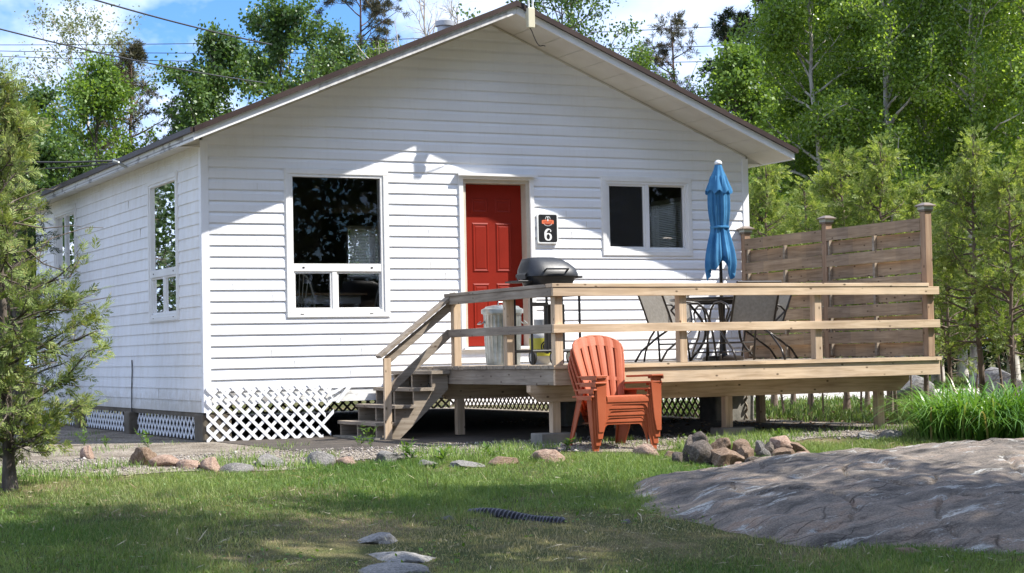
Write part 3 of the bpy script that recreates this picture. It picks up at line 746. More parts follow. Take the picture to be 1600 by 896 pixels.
# steps going down to the left, against the cabin wall
st = empty('steps', (2.0, -.6, .08)); st.parent = deck; st.location = Vector((2.0, -.6, .08))-deck.location; st['label'] = 'four open wooden steps with a sloping handrail'
def tr(i):
    nx = 2.235-.225*i; zt = .835-.186*i; return nx, zt
for i in range(4):
    nx, zt = tr(i)
    MB().box((nx, -1.24, zt-.038), (nx+.255, -.035, zt)).build('tread', grey_y, st, bevel=.003)
for y in (-1.19, -.62, -.08):
    # saw-tooth stringer
    poly = []
    for i in range(4):
        nx, zt = tr(i); poly += [(nx+.225, zt-.040), (nx+.02, zt-.040)]
        poly += [] 
    poly = [(2.455, tr(0)[1]-.040)]
    for i in range(4):
        nx, zt = tr(i)
        poly.append((nx+.03, zt-.040))
        if i < 3: poly.append((nx+.03, tr(i+1)[1]-.040))
    poly += [(tr(3)[0]+.03, .085), (1.86, .085), (2.455, .62)]
    MB().prism([(x, y, z) for x, z in poly], (0, .038, 0)).build('stringer', grey_x, st)  # grey wood carries the shade under the deck edge in its colour
MB().box((1.50, -1.25, .07), (1.72, -.04, .11)).build('landing_board', conc, st)
MB().box((1.65, -1.285, .085), (1.735, -1.245, .985)).build('stair_post', wood_z, st, bevel=.003)
MB().beam((1.60, -1.245, 1.0), (2.53, -1.235, 1.700), .14, .036).build('stair_handrail', grey_x, st, bevel=.003)
MB().beam((1.70, -1.222, .955), (2.50, -1.222, 1.565), .038, .088).build('stair_rail', grey_x, st, bevel=.003)
MB().beam((1.69, -1.222, .60), (2.48, -1.222, 1.262), .038, .088).build('stair_rail', grey_x, st, bevel=.003)

# ------------------------------------------------------------------ privacy fence on the deck
pf = thing('privacy_fence', 'brown wooden privacy fence of woven horizontal boards along the deck', 'fence', (7.2, -1.9, DZ))
for y in (-3.775, -1.91, -.14):
    MB().box((7.155, y, DZ+.004), (7.244, y+.089, 2.50)).build('fence_post', fence_z, pf, bevel=.004)
    c = (7.2, y+.045)
    cp = MB().box((c[0]-.058, c[1]-.058, 2.501), (c[0]+.058, c[1]+.058, 2.522)).build('post_cap', solar, pf, bevel=.004)
    MB().box((c[0]-.062, c[1]-.062, 2.523), (c[0]+.062, c[1]+.062, 2.556)).build('cap_lens', capglass, cp)
    e_ = .085
    MB().prism([(c[0]-e_, c[1]-e_, 2.557), (c[0]+e_, c[1]-e_, 2.557), (c[0]+e_, c[1]+e_, 2.557), (c[0]-e_, c[1]+e_, 2.557)], (0, 0, .012)).add(
        [(c[0]-e_, c[1]-e_, 2.569), (c[0]+e_, c[1]-e_, 2.569), (c[0]+e_, c[1]+e_, 2.569), (c[0]-e_, c[1]+e_, 2.569), (c[0]-.03, c[1]-.03, 2.60), (c[0]+.03, c[1]-.03, 2.60), (c[0]+.03, c[1]+.03, 2.60), (c[0]-.03, c[1]+.03, 2.60)],
        [(0, 1, 5, 4), (1, 2, 6, 5), (2, 3, 7, 6), (3, 0, 4, 7), (4, 5, 6, 7)]).build('cap_roof', solar, cp)
for (ya, yb) in ((-3.684, -1.912), (-1.819, -.142)):
    ym = (ya+yb)/2
    MB().box((7.176, ym-.02, DZ+.03), (7.215, ym+.02, 2.42)).build('spacer_strip', grey_y, pf)
    MB().box((7.176, ya, DZ+.03), (7.215, ya+.03, 2.42)).build('spacer_strip', grey_y, pf)
    MB().box((7.176, yb-.03, DZ+.03), (7.215, yb, 2.42)).build('spacer_strip', grey_y, pf)
    for k in range(10):
        z = 2.445-.155*(k+1); j = rg.uniform(-.003, .003)
        x = 7.152 if k % 2 == 0 else 7.217
        hh = .138 if k % 2 == 0 else .150
        nb = MB(); segn = 8; wv = rg.uniform(-.006, .006)
        for s_ in range(segn):
            t0, t1 = s_/segn, (s_+1)/segn; y_0, y_1 = ya+(yb-ya)*t0, ya+(yb-ya)*t1
            b0, b1 = wv*math.sin(t0*math.pi), wv*math.sin(t1*math.pi)
            nb.add([(x, y_0, z+j+b0), (x+.022, y_0, z+j+b0), (x+.022, y_0, z+hh+j+b0), (x, y_0, z+hh+j+b0), (x, y_1, z+j+b1), (x+.022, y_1, z+j+b1), (x+.022, y_1, z+hh+j+b1), (x, y_1, z+hh+j+b1)],
                   [(0, 3, 7, 4), (1, 5, 6, 2), (3, 2, 6, 7), (0, 4, 5, 1)]+([(0, 1, 2, 3)] if s_ == 0 else [])+([(4, 7, 6, 5)] if s_ == segn-1 else []))
        nb.build('fence_board', fence_y, pf)

# ------------------------------------------------------------------ things on the deck
TX, TY = 5.56, -2.05
# umbrella
um = thing('patio_umbrella', 'closed blue patio umbrella tied with a strap standing through the table', 'umbrella', (TX, TY, DZ))
MB().tube([(TX, TY, DZ+.03), (TX, TY, 3.13)], .019, 12).build('pole', tube_m, um, smooth=True)
MB().lathe((TX, TY, DZ+.004), [(.24, 0), (.24, .03), (.21, .05), (.06, .06), (.04, .10), (.03, .30), (.025, .31)], 32).build('umbrella_base', tube_m, um, smooth=True, sharp=40)
def folds(nf, amp, ph=0, skew=0):
    return lambda a, z: 1+amp*math.sin(nf*a+ph+skew*z)+amp*.5*math.sin((nf*2-1)*a+1.7+z*2)
can = MB(); prof = []; n = 96
zs = [(1.94, .150), (1.98, .162), (2.04, .170), (2.13, .160), (2.24, .135), (2.33, .112), (2.40, .098), (2.44, .096), (2.50, .106), (2.60, .120), (2.72, .124), (2.85, .122), (2.95, .110), (3.02, .09)]
V = []
for j, (z, r) in enumerate(zs):
    t = (z-1.83)/(3.02-1.83)
    for k in range(n):
        a = 2*math.pi*k/n
        amp = .26-.06*t
        f = 1+amp*(abs(math.sin(4.5*a+.9+z*.7))*1.1-.6)+amp*.35*math.sin(17*a+2+z*1.3)+.05*math.sin(3*a+z*2)
        rr = r*f
        dz = 0
        if j < 4: dz = (-.09*math.cos(a*2+.6)-.05*math.sin(5*a+1))*(1-j/4)
        V.append((TX+rr*math.cos(a), TY+rr*math.sin(a)*.9, z+dz))
Fc = [(j*n+k, j*n+(k+1) % n, (j+1)*n+(k+1) % n, (j+1)*n+k) for j in range(len(zs)-1) for k in range(n)]
canopy = can.add(V, Fc).build('canopy', blue_f, um, smooth=True)
ss = canopy.modifiers.new('sub', 'SUBSURF'); ss.levels = ss.render_levels = 1
V = []; vz = [(2.83, .158), (2.85, .155), (2.93, .125), (3.02, .088), (3.10, .058), (3.16, .040)]
for j, (z, r) in enumerate(vz):
    for k in range(n):
        a = 2*math.pi*k/n; f = 1+.10*math.sin(8*a+.9)*(1 if j < 4 else .3); dz = -.022*math.cos(8*a+.9) if j < 2 else 0
        V.append((TX+r*f*.93*math.cos(a), TY+r*f*.93*math.sin(a), z+dz))
MB().add(V, [(j*n+k, j*n+(k+1) % n, (j+1)*n+(k+1) % n, (j+1)*n+k) for j in range(len(vz)-1) for k in range(n)]).build('canopy_vent', blue_f, um, smooth=True)
MB().lathe((TX, TY, 3.155), [(.043, 0), (.045, .02), (.035, .04), (.015, .052)], 20).build('finial', whitep, um, smooth=True)
MB().lathe((TX, TY, 2.408), [(.108, 0), (.111, .010), (.111, .020), (.108, .030)], 32, fr=lambda a, z: 1+.04*math.sin(5*a)).build('tie_strap', blue_f, um, smooth=True)
# table
tb = thing('patio_table', 'round dark patio table on the deck with the umbrella pole through it', 'table', (TX, TY, DZ))
MB().lathe((TX, TY, 1.575), [(.05, 0), (.58, .0), (.60, .008), (.60, .026), (.58, .03), (.05, .03)], 48, caps=False).build('table_top', tube_m, tb, smooth=True, sharp=40)
MB().lathe((TX, TY, 1.540), [(.40, 0), (.40, .03), (.38, .03), (.38, 0)], 40, caps=False).build('apron_ring', tube_m, tb)
for k in range(4):
    a = R(45+90*k+8); c, s = math.cos(a), math.sin(a); P = []
    for t in np.linspace(0, 1, 12):
        z = 1.57-(1.57-DZ-.015)*t; r = .40-.26*math.sin(t*math.pi*.85)+.10*t; P.append((TX+c*r, TY+s*r, z))
    MB().tube(P, .0145, 8).build('table_leg', tube_m, tb, smooth=True)
ring = [(TX+.33*math.cos(R(i*15)), TY+.33*math.sin(R(i*15)), DZ+.10) for i in range(25)]
MB().tube(ring, .009, 6, False).build('foot_ring', tube_m, tb, smooth=True)
# sling chairs
def sling_chair():
    c = empty('sling_chair')
    hw = .27
    for s in (-1, 1):
        x = s*hw
        # back upright runs down into the seat side rail
        pr_ = [(x, -.385, .86), (x, -.33, .74), (x, -.26, .56), (x, -.215, .43), (x, -.17, .385), (x, 0, .385), (x, .2, .41), (x, .25, .405), (x, .272, .37)]
        MB().tube(pr_, .0125, 8).build('side_rail', tube_m, c, smooth=True, world=False)
        xo = s*(hw+.03)
        lo = [(xo, .33, 0), (xo, .30, .2), (xo, .26, .42), (xo, .20, .57), (xo, .10, .645), (xo, -.05, .655), (xo, -.18, .62), (xo, -.24, .56)]
        MB().tube(lo, .0125, 8).build('arm_loop', tube_m, c, smooth=True, world=False)
        MB().tube([(x, .10, .395), (xo, -.08, .28), (xo, -.30, .12), (xo, -.38, 0)], .0125, 8).build('rear_leg', tube_m, c, smooth=True, world=False)
        MB().tube([(xo, -.235, .56), (x, -.05, .38)], .0115, 8).build('arm_brace', tube_m, c, world=False)
    MB().tube([(-hw, -.387, .855), (hw, -.387, .855)], .0125, 8).build('top_bar', tube_m, c, world=False)
    MB().tube([(-hw-.03, .30, .2), (hw+.03, .30, .2)], .009, 8).build('front_stretcher', tube_m, c, world=False)
    P = [(-.38, .845), (-.325, .74), (-.255, .56), (-.21, .43), (-.165, .392), (0, .392), (.2, .417), (.26, .40)]
    V = []; 
    for (y, z) in P:
        for x in (-hw+.006, -.1, .1, hw-.006): V.append((x, y+(.0 if abs(x) > .2 else -.008), z-(0 if abs(x) > .2 else .008)))
    MB().add(V, [(4*i+j, 4*i+j+1, 4*i+j+5, 4*i+j+4) for i in range(len(P)-1) for j in range(3)]).build('sling_seat', sling_m, c, smooth=True, world=False)
    return c
sc0 = sling_chair()
spots = [(4.74, -2.4, -92, 'leftmost patio sling chair with its back towards the barbecue'),
         (5.45, -1.2, 165, 'patio sling chair between the table and the white wall, left of the umbrella'),
         (5.33, -2.85, -5, 'patio sling chair nearest the front rail, right of the umbrella'),
         (6.2, -1.8, 80, 'rightmost patio sling chair, close to the wooden privacy fence')]
for i, (x, y, rz, lb) in enumerate(spots):
    c = sc0 if i == 0 else copy_tree(sc0)
    c.location = (x, y, DZ+.004); c.rotation_euler = (0, 0, R(rz)); tag(c, lb, 'chair', 'sling chairs around the patio table')
# trash can
cx, cy = 3.075, -1.35
tcn = thing('trash_can', 'ribbed galvanised metal trash can with a lid in front of the red door', 'trash can', (cx, cy, DZ))
def ribs(a, z): return 1+.014*(1 if math.sin(a*26) > .2 else -1)
MB().lathe((cx, cy, DZ+.004), [(.190, 0), (.192, .02), (.194, .05), (.205, .28), (.206, .30), (.212, .56), (.218, .57), (.222, .60), (.226, .615)], 156, fr=lambda a, z: ribs(a, z) if .04 < z < .565 else 1).build('bin_body', galv, tcn, smooth=True, sharp=35)
ld = MB().lathe((cx, cy, DZ+.62), [(.238, -.035), (.240, 0), (.236, .014), (.20, .030), (.19, .045), (.10, .062), (.01, .066)], 48).build('bin_lid', galv, tcn, smooth=True, sharp=35)
MB().tube([(cx-.05, cy, DZ+.68), (cx-.045, cy, DZ+.715), (cx+.045, cy, DZ+.715), (cx+.05, cy, DZ+.68)], .008, 8).build('lid_handle', galv, ld)
for s in (-1, 1):
    hx = cx+s*.225*.93; hy = cy-s*.08
    MB().tube([(hx, hy-.05, DZ+.50), (hx+s*.04, hy-.05, DZ+.47), (hx+s*.04, hy+.05, DZ+.47), (hx, hy+.05, DZ+.50)], .007, 8).build('side_handle', galv, tcn)
# barbecue on its cart
bx, by = 2.98, -2.68
gr = thing('barbecue', 'black lidded gas barbecue on a black tubular cart at the deck corner', 'barbecue', (bx, by, DZ))
gr.rotation_euler = (0, 0, 0)
def loft(secs, n=32, pw=3.0):
    """superellipse sections (cx, cy, z, rx, ry)"""
    V = []
    for (x, y, z, rx, ry) in secs:
        for k in range(n):
            a = 2*math.pi*k/n; c, s = math.cos(a), math.sin(a)
            V.append((x+rx*abs(c)**(2/pw)*(1 if c >= 0 else -1), y+ry*abs(s)**(2/pw)*(1 if s >= 0 else -1), z))
    m = len(secs); return MB().add(V, [(i*n+k, i*n+(k+1) % n, (i+1)*n+(k+1) % n, (i+1)*n+k) for i in range(m-1) for k in range(n)]+[tuple(range(n))[::-1], tuple((m-1)*n+k for k in range(n))])
loft([(bx, by, 1.69, .16, .14), (bx, by, 1.70, .21, .2), (bx, by, 1.75, .25, .24), (bx, by, 1.80, .275, .25), (bx, by, 1.815, .28, .255)]).build('fire_box', lid_m, gr, smooth=True, sharp=50)
ldg = loft([(bx, by, 1.818, .295, .265), (bx, by, 1.84, .295, .265), (bx-.005, by+.01, 1.90, .285, .245), (bx-.03, by+.02, 1.965, .235, .205), (bx-.06, by+.03, 2.01, .19, .16), (bx-.06, by+.03, 2.024, .13, .1)], pw=3.6).build('barbecue_lid', lid_m, gr, smooth=True, sharp=60)
MB().tube([(bx-.16, by-.25, 1.87), (bx-.16, by-.30, 1.89), (bx+.10, by-.30, 1.89), (bx+.10, by-.25, 1.87)], .011, 8).build('lid_handle', black_m, ldg)
MB().prism([(bx-.295, by-.1, 1.86), (bx-.315, by-.1, 1.84), (bx-.315, by+.1, 1.84), (bx-.295, by+.1, 1.86)], (0, 0, -.05)).build('vent_flap', lid_m, ldg)
MB().box((bx-.43, by-.16, 1.755), (bx-.27, by+.16, 1.775)).build('side_shelf', black_m, gr, bevel=.006)
MB().box((bx+.28, by-.16, 1.80), (bx+.34, by+.16, 1.825)).build('side_bracket', black_m, gr, bevel=.006)
fr = MB()
for (x, y) in ((bx-.30, by-.2), (bx-.12, by-.2), (bx-.30, by+.2), (bx+.27, by-.2), (bx+.27, by+.2)):
    fr.tube([(x, y, DZ+.01 if x < bx-.2 or x > bx else DZ+.12), (x, y, 1.70)], .014, 8)
for y in (by-.2, by+.2):
    fr.box((bx-.31, y-.012, 1.49), (bx+.28, y+.012, 1.53) if y < by else (bx+.28, y+.012, 1.53)) if y < by and False else None
    fr.tube([(bx-.30, y, 1.03), (bx+.27, y, 1.03)], .016, 8); fr.tube([(bx-.30, y, 1.62), (bx+.27, y, 1.62)], .014, 8)
for x in (bx-.30, bx+.27): fr.tube([(x, by-.2, 1.62), (x, by+.2, 1.62)], .014, 8); fr.tube([(x, by-.2, 1.03), (x, by+.2, 1.03)], .014, 8)
fr.box((bx-.31, by-.222, 1.50), (bx-.11, by-.19, 1.54))
fr.build('cart_frame', black_m, gr, smooth=True, sharp=40)
MB().box((bx+.02, by+.12, 1.04), (bx+.26, by+.15, 1.53)).build('cart_panel', black_m, gr, bevel=.003)
MB().box((bx-.31, by-.21, 1.665), (bx+.30, by+.21, 1.688)).build('cart_top', black_m, gr, bevel=.003)
for (x, y) in ((bx-.07, by-.25), (bx-.07, by+.25), (bx+.36, by+.2)):
    wh = MB().lathe((x-.016, y, DZ+.084), [(.055, 0), (.08, .004), (.082, .016), (.08, .028), (.055, .032)], 28, ax=0).build('cart_wheel', dark_m, gr, smooth=True, sharp=40)
    MB().lathe((x-.018, y, DZ+.084), [(.012, -.004), (.02, 0), (.048, .002), (.048, .034), (.02, .036), (.012, .04)], 16, ax=0).build('wheel_hub', tankgrey, wh)
# propane tank
px_, py_ = 3.20, -2.12
pt = thing('propane_tank', 'propane tank with a yellow label under the barbecue', 'tank', (px_, py_, DZ))
MB().lathe((px_, py_, DZ+.004), [(.10, 0), (.105, .03), (.12, .05), (.15, .09), (.152, .30), (.14, .345), (.10, .375), (.04, .385)], 36).build('tank_body', tankgrey, pt, smooth=True, sharp=50)
MB().lathe((px_, py_, DZ+.097), [(.1535, 0), (.1545, .005), (.1545, .190), (.1535, .195)], 36, False).build('tank_label', yellow, pt, smooth=True)
lm = MB(); lm2 = MB()
cdir = np.array([CAM[0]-px_, CAM[1]-py_]); ca = math.atan2(-1, -.22)
def on_cyl(da, z, r): return (px_+r*math.cos(ca+da), py_+r*math.sin(ca+da), z)
n = 28; zc = DZ+.195
for ri, ro, mbb in ((.056, .070, lm), (0.012, .048, lm)):
    V = []
    for k in range(n):
        a = 2*math.pi*k/n; V += [on_cyl(ri*math.cos(a)/.155, zc+ri*math.sin(a), .1562), on_cyl(ro*math.cos(a)/.155, zc+ro*math.sin(a), .1562)]
    mbb.add(V, [(2*k, 2*k+1, (2*k+3) % (2*n), (2*k+2) % (2*n)) for k in range(n)])
lm.build('round_emblem', black_m, pt)
V = []
for k in range(n):
    a = 2*math.pi*k/n; V.append(on_cyl(.022*math.cos(a)/.155, zc+.030*math.sin(a), .1568))
MB().add(V, [tuple(range(n))]).build('emblem_centre', whitep, pt)
MB().lathe((px_, py_, DZ+.385), [(.10, 0), (.10, .11), (.094, .115), (.094, 0)], 30, False).build('tank_collar', tankgrey, pt, smooth=True, sharp=40)
MB().lathe((px_, py_, DZ+.385), [(.02, 0), (.02, .05), (.035, .055), (.035, .085), (.01, .09)], 16).build('tank_valve', galv, pt, smooth=True, sharp=40)

# ------------------------------------------------------------------ stacked garden chairs
def adirondack():
    c = empty('garden_chair')
    # back: fan of slats in one moulded shell, leaning back; local front is -Y
    def bk(u, v):      # u across (-1..1), v up 0..1
        y = .22+.20*v+.03*v*v-.035*(1-u*u)*-1; z = .27+.66*v; wdt = .185+.115*v if v < .62 else .185+.115*.62+.02*math.sin((v-.62)/.38*math.pi/2)
        return (u*wdt, y, z)
    ns = 6; sl = MB()
    def topv(u): return .80+.20*math.sqrt(max(0, 1-(u*.98)**2))
    for k in range(ns):
        ua, ub = -1+2*k/ns, -1+2*(k+1)/ns; g = .035
        ua2, ub2 = ua+(g if k else 0), ub-(g if k < ns-1 else 0)
        rows = 14
        for (v0, v1, full_) in ((0.0, .10, True), (.10, .34, False), (.34, .40, True), (.40, .86, False), (.86, 1.0, True)):
            a_, b_ = (ua, ub) if full_ else (ua2, ub2); m_ = max(2, int(rows*(v1-v0))+1); V = []
            for j in range(m_+1):
                v = v0+(v1-v0)*j/m_
                for i in range(4):
                    u = a_+(b_-a_)*i/3; vv = v*topv(u); p = bk(u, vv); bow = .006*math.sin(i/3*math.pi)
                    V.append((p[0], p[1]-bow-.009, p[2]))
            for j in range(m_+1):
                v = v0+(v1-v0)*j/m_
                for i in range(4):
                    u = a_+(b_-a_)*i/3; p = bk(u, v*topv(u)); V.append((p[0], p[1]+.009, p[2]))
            o_ = (m_+1)*4; Fc = []
            for j in range(m_):
                for i in range(3): q = j*4+i; Fc += [(q, q+1, q+5, q+4), (o_+q, o_+q+4, o_+q+5, o_+q+1)]
                q = j*4; Fc += [(q, q+4, o_+q+4, o_+q), (q+3, o_+q+3, o_+q+7, q+7)]
            Fc += [(0, o_, o_+1, 1), (1, o_+1, o_+2, 2), (2, o_+2, o_+3, 3)]
            q = m_*4; Fc += [(q+i, q+i+1, o_+q+i+1, o_+q+i) for i in range(3)]
            sl.add(V, Fc)
    sl.build('backrest', orange_p, c, world=False)
    # thick rolled rim of the back
    rim = [bk(-1, v) for v in np.linspace(.05, .80, 8)]+[bk(u, topv(u)) for u in np.linspace(-.95, .95, 21)]+[bk(1, v) for v in np.linspace(.80, .05, 8)]
    MB().tube(rim, .013, 8).build('back_rim', orange_p, c, smooth=True, world=False)
    # seat pan with rolled front
    SP = [(.25, .265), (.10, .285), (-.05, .315), (-.19, .345), (-.235, .350), (-.262, .338), (-.268, .310), (-.268, .285)]
    V = []
    for (y, z) in SP: V += [(-.225, y, z), (.225, y, z)]
    for (y, z) in SP: V += [(-.225, y+(.008 if z < .34 and y < -.2 else 0), z-.012), (.225, y+(.008 if z < .34 and y < -.2 else 0), z-.012)]
    m_ = len(SP); Fc = [(2*i, 2*i+1, 2*i+3, 2*i+2) for i in range(m_-1)]+[(2*m_+2*i, 2*m_+2*i+2, 2*m_+2*i+3, 2*m_+2*i+1) for i in range(m_-1)]
    MB().add(V, Fc).build('seat', orange_p, c, smooth=True, sharp=50, world=False)
    # front apron: arch between the front legs
    n = 24; top = []; bot = []
    for i in range(n+1):
        t = i/n*2-1; x = t*.255; top.append((x, -.262, .300)); bot.append((x, -.262, .27-.20*max(0, (abs(t)-.62)/.38)**2.2-.008))
    MB().add(top+bot+[(x, y+.012, z) for x, y, z in top+bot], [(i, n+1+i, n+2+i, i+1) for i in range(n)]+[(2*n+2+i, 2*n+3+i, 3*n+4+i, 3*n+3+i) for i in range(n)]+[(n+1+i, 3*n+3+i, 3*n+4+i, n+2+i) for i in range(n)]).build('apron', orange_p, c, world=False)
    for s in (-1, 1):
        # arm: wide paddle
        A = [(s*.235, -.30), (s*.36, -.31), (s*.372, -.25), (s*.365, .02), (s*.33, .20), (s*.27, .27), (s*.225, .24), (s*.25, .05), (s*.235, -.1)]
        if s < 0: A = A[::-1]
        MB().prism([(x, y, .525-.02*(y+.3)) for x, y in A], (0, 0, .020)).build('arm', orange_p, c, bevel=.005, world=False)
        MB().prism([(s*.362, -.31, .50), (s*.374, -.25, .50), (s*.366, .02, .50), (s*.358, .02, .50), (s*.364, -.25, .50), (s*.352, -.30, .50)], (0, 0, .03)).build('arm_lip', orange_p, c, world=False)
        # front leg: broad tapering panel, L-shaped section
        lw = [(s*.235, .52), (s*.350, .52), (s*.345, .30), (s*.335, .0), (s*.285, .0), (s*.262, .12), (s*.25, .26)]
        MB().prism([(x, -.285-.02*(.5-z), z) for x, z in lw], (0, .014, 0)).prism([(s*.348, -.285, .52), (s*.348, -.17, .52), (s*.340, -.20, .25), (s*.334, -.255, .0), (s*.334, -.295, 0)], (-s*.012, 0, 0)).build('front_leg', orange_p, c, bevel=.004, world=False)
        MB().prism([(s*.29, .12, .40), (s*.25, .30, .40), (s*.27, .44, .0), (s*.30, .36, .0), (s*.30, .22, .20)], (-s*.014, 0, 0)).prism([(s*.25, .30, .42), (s*.2, .30, .42), (s*.24, .44, .0), (s*.28, .44, .0)], (0, .014, 0)).build('rear_leg', orange_p, c, bevel=.004, world=False)
    return c
ad = adirondack()
gp = G(966, 704)
names_ = ['bottom', 'second from the bottom', 'third from the bottom', 'topmost']
for i in range(4):
    c = ad if i == 0 else copy_tree(ad)
    c.location = (gp[0]+.06+.012*i, gp[1]+.22-.012*i, gp[2]-.01+.064*i); c.rotation_euler = (0, 0, R(-3+(i*37 % 5-2)*.35))
    tag(c, 'terracotta plastic garden chair, %s of the stack of four before the deck' % names_[i], 'chair', 'stacked garden chairs')

# ------------------------------------------------------------------ rocks
def rockmat(name, c1, c2, c3, sc=7):
    def f(t, b):
        n = noise(t, sc, 8, .65); r = ramp(t, n, [(.3, c1), (.5, c2), (.7, c3)])
        s = noise(t, sc*9, 3); rs = ramp(t, s, [(.35, (.7, .7, .7)), (.6, (1.1, 1.1, 1.1))])
        c = mixc(t, 1, r.outputs[0], rs.outputs[0], 'MULTIPLY'); t.links.new(c, b.inputs['Base Color']); bump(t, b, n, .7, .03)
    return mat(name, c2, .9, f, .2)
RM = [rockmat('rock_grey', (.10, .098, .095), (.20, .19, .18), (.33, .31, .29)), rockmat('rock_brown', (.10, .065, .045), (.21, .145, .10), (.33, .25, .19)),
      rockmat('rock_pink', (.19, .12, .09), (.34, .235, .18), (.44, .34, .27)), rockmat('rock_dark', (.055, .047, .04), (.12, .10, .085), (.21, .18, .155))]
def rockmesh(seed, cuts=9):
    rs = np.random.RandomState(seed); import bmesh
    bm = bmesh.new(); bmesh.ops.create_icosphere(bm, subdivisions=4, radius=1)
    V = np.array([v.co[:] for v in bm.verts])
    for _ in range(cuts):
        n = rs.normal(size=3); n /= np.linalg.norm(n); h = rs.uniform(.52, .85); d = V@n; V -= np.outer(np.maximum(d-h, 0)*.93, n)
    for f in (2.3, 5.1, 11.):
        ph = rs.uniform(0, 6, 3); k = rs.normal(size=(3, 3))*f
        V *= (1+(.10/f)*np.sin(V@k.T+ph).sum(1))[:, None]
    for v, c in zip(bm.verts, V): v.co = c
    me = bpy.data.meshes.new('rock'); bm.to_mesh(me); bm.free()
    me.polygons.foreach_set('use_smooth', [True]*len(me.polygons))
    try: me.set_sharp_from_angle(angle=R(32))
    except Exception: pass
    return me
RMESH = [rockmesh(s) for s in range(8)]
FLAG = [rockmesh(60+s, 5) for s in range(3)]
for me in FLAG: me.materials.append(rockmat('pale_flagstone', (.13, .125, .12), (.26, .25, .235), (.38, .365, .34), 9))
for i, me in enumerate(RMESH): me.materials.append(RM[i % 4])
def rock(x, y, z, sx_, sy_, sz_, rz, label, group, k, nm='rock', tilt=(0, 0)):
    o = bpy.data.objects.new(nm, RMESH[k % 8]); COL.objects.link(o); o.location = (x, y, z); o.scale = (sx_, sy_, sz_); o.rotation_euler = (tilt[0], tilt[1], rz)
    tag(o, label, 'rock', group); return o
rg = random.Random(11)
# border stones along the gravel: (px, py of foot, width px, height px, mesh kind, label)
bs = [(228, 728, 46, 32, 1, 'split brown rock with a flat top, largest left of the border row'), (140, 718, 26, 18, 2, 'small tan stone in the grass right of the left cedar'),
      (262, 730, 40, 16, 2, 'low pinkish stone beside the split brown rock'), (300, 733, 44, 14, 6, 'flat pink stone left of the pale rounded border stone'), (335, 736, 40, 18, 2, 'pink stone touching the pale rounded border stone'),
      (372, 738, 52, 15, 0, 'pale rounded border stone before the left lattice'), (427, 730, 50, 18, 4, 'grey speckled border stone before the left lattice'),
      (503, 728, 48, 24, 0, 'light grey upright border stone left of the steps'), (549, 728, 36, 12, 2, 'low pink border stone straight below the steps'),
      (608, 724, 44, 18, 4, 'grey border stone right of the stair post'), (672, 728, 34, 10, 0, 'low grey border stone half sunk in weeds'), (735, 731, 60, 10, 4, 'long flat grey stone level with the grass edge'), (795, 727, 46, 14, 5, 'brown flat border stone left of the deck corner post'),
      (865, 722, 50, 20, 6, 'pinkish grey border stone before the corner block'), (1017, 715, 36, 18, 2, 'pale pink stone at the foot of the stacked chairs'), (1053, 718, 22, 14, 5, 'small dark stone between the chairs and the fire pit'),
      (700, 812, 24, 6, 0, 'little pale stone lying in the shaded lawn'), (980, 818, 18, 7, 0, 'small stone in the lawn left of the big outcrop'),
      (1420, 866, 44, 10, 5, 'small flat stone below the lower edge of the outcrop'), (1352, 848, 60, 14, 1, 'reddish flat rock tucked against the lower edge of the outcrop')]
for (px, py, wp, hp, k, lb) in bs:
    P = G(px, py); dd = math.hypot(P[0]-CAM[0], P[1]-CAM[1]); s = dd/FPX
    rock(P[0], P[1]+wp*s*.3, P[2]+hp*s*.25, wp*s*.62, wp*s*.5, hp*s*.85, rg.uniform(0, 3), lb, 'border and lawn stones', k)
# stepping stones
for i, (px, py, wp, hp, lb) in enumerate([(588, 846, 76, 20, 'smaller flat stepping stone, farthest of the three in the lawn'), (634, 876, 118, 36, 'largest flat stepping stone with a raised right edge'), (622, 897, 100, 24, 'stepping stone cut by the bottom edge of the picture')]):
    P = G(px, py); dd = math.hypot(P[0]-CAM[0], P[1]-CAM[1]); s = dd/FPX
    rock(P[0], P[1]+.1, P[2]-.022, wp*s*.60, .26 if i != 1 else .34, .075, rg.uniform(-.3, .3), lb, 'stepping stones', 0, 'stepping_stone', (rg.uniform(-.05, .05), -.05)).data = FLAG[i]
# fire pit ring: named one by one from the left
ring_l = [(1084, 716, 40, 32, 3, 'rounded dark rock at the left end of the fire pit pile'), (1092, 700, 34, 26, 3, 'dark round rock crowning the left end of the fire pit pile'), (1110, 728, 52, 36, 3, 'large dark angular rock low on the left of the fire pit pile'),
          (1130, 712, 40, 26, 1, 'brown rock in the upper left middle of the fire pit pile'), (1143, 732, 54, 34, 1, 'big sloping brown rock in the front middle of the fire pit'), (1165, 712, 44, 26, 5, 'brown slab leaning at the top middle of the fire pit'),
          (1172, 726, 36, 28, 5, 'reddish rock at the front centre of the fire pit'), (1188, 704, 18, 16, 4, 'small pale block on top of the fire pit pile'), (1196, 720, 26, 20, 0, 'small grey rock behind the centre of the fire pit'),
          (1186, 734, 40, 18, 7, 'low dark rock at the very front of the fire pit'), (1210, 716, 40, 24, 3, 'dark mossy rock right of the fire pit centre'), (1206, 732, 34, 16, 1, 'low brown rock in the front right of the fire pit'),
          (1232, 726, 44, 26, 5, 'rust brown rock on the front right of the fire pit'), (1228, 705, 42, 24, 6, 'pink brown rock at the back right of the fire pit'), (1248, 708, 46, 20, 1, 'long brown slab on the top right of the fire pit'),
          (1262, 722, 36, 16, 6, 'tan rock at the right end of the fire pit pile'), (1158, 736, 22, 12, 2, 'small pale rock under the big sloping one'), (1070, 726, 30, 18, 3, 'small dark rock outside the left end of the fire pit')]
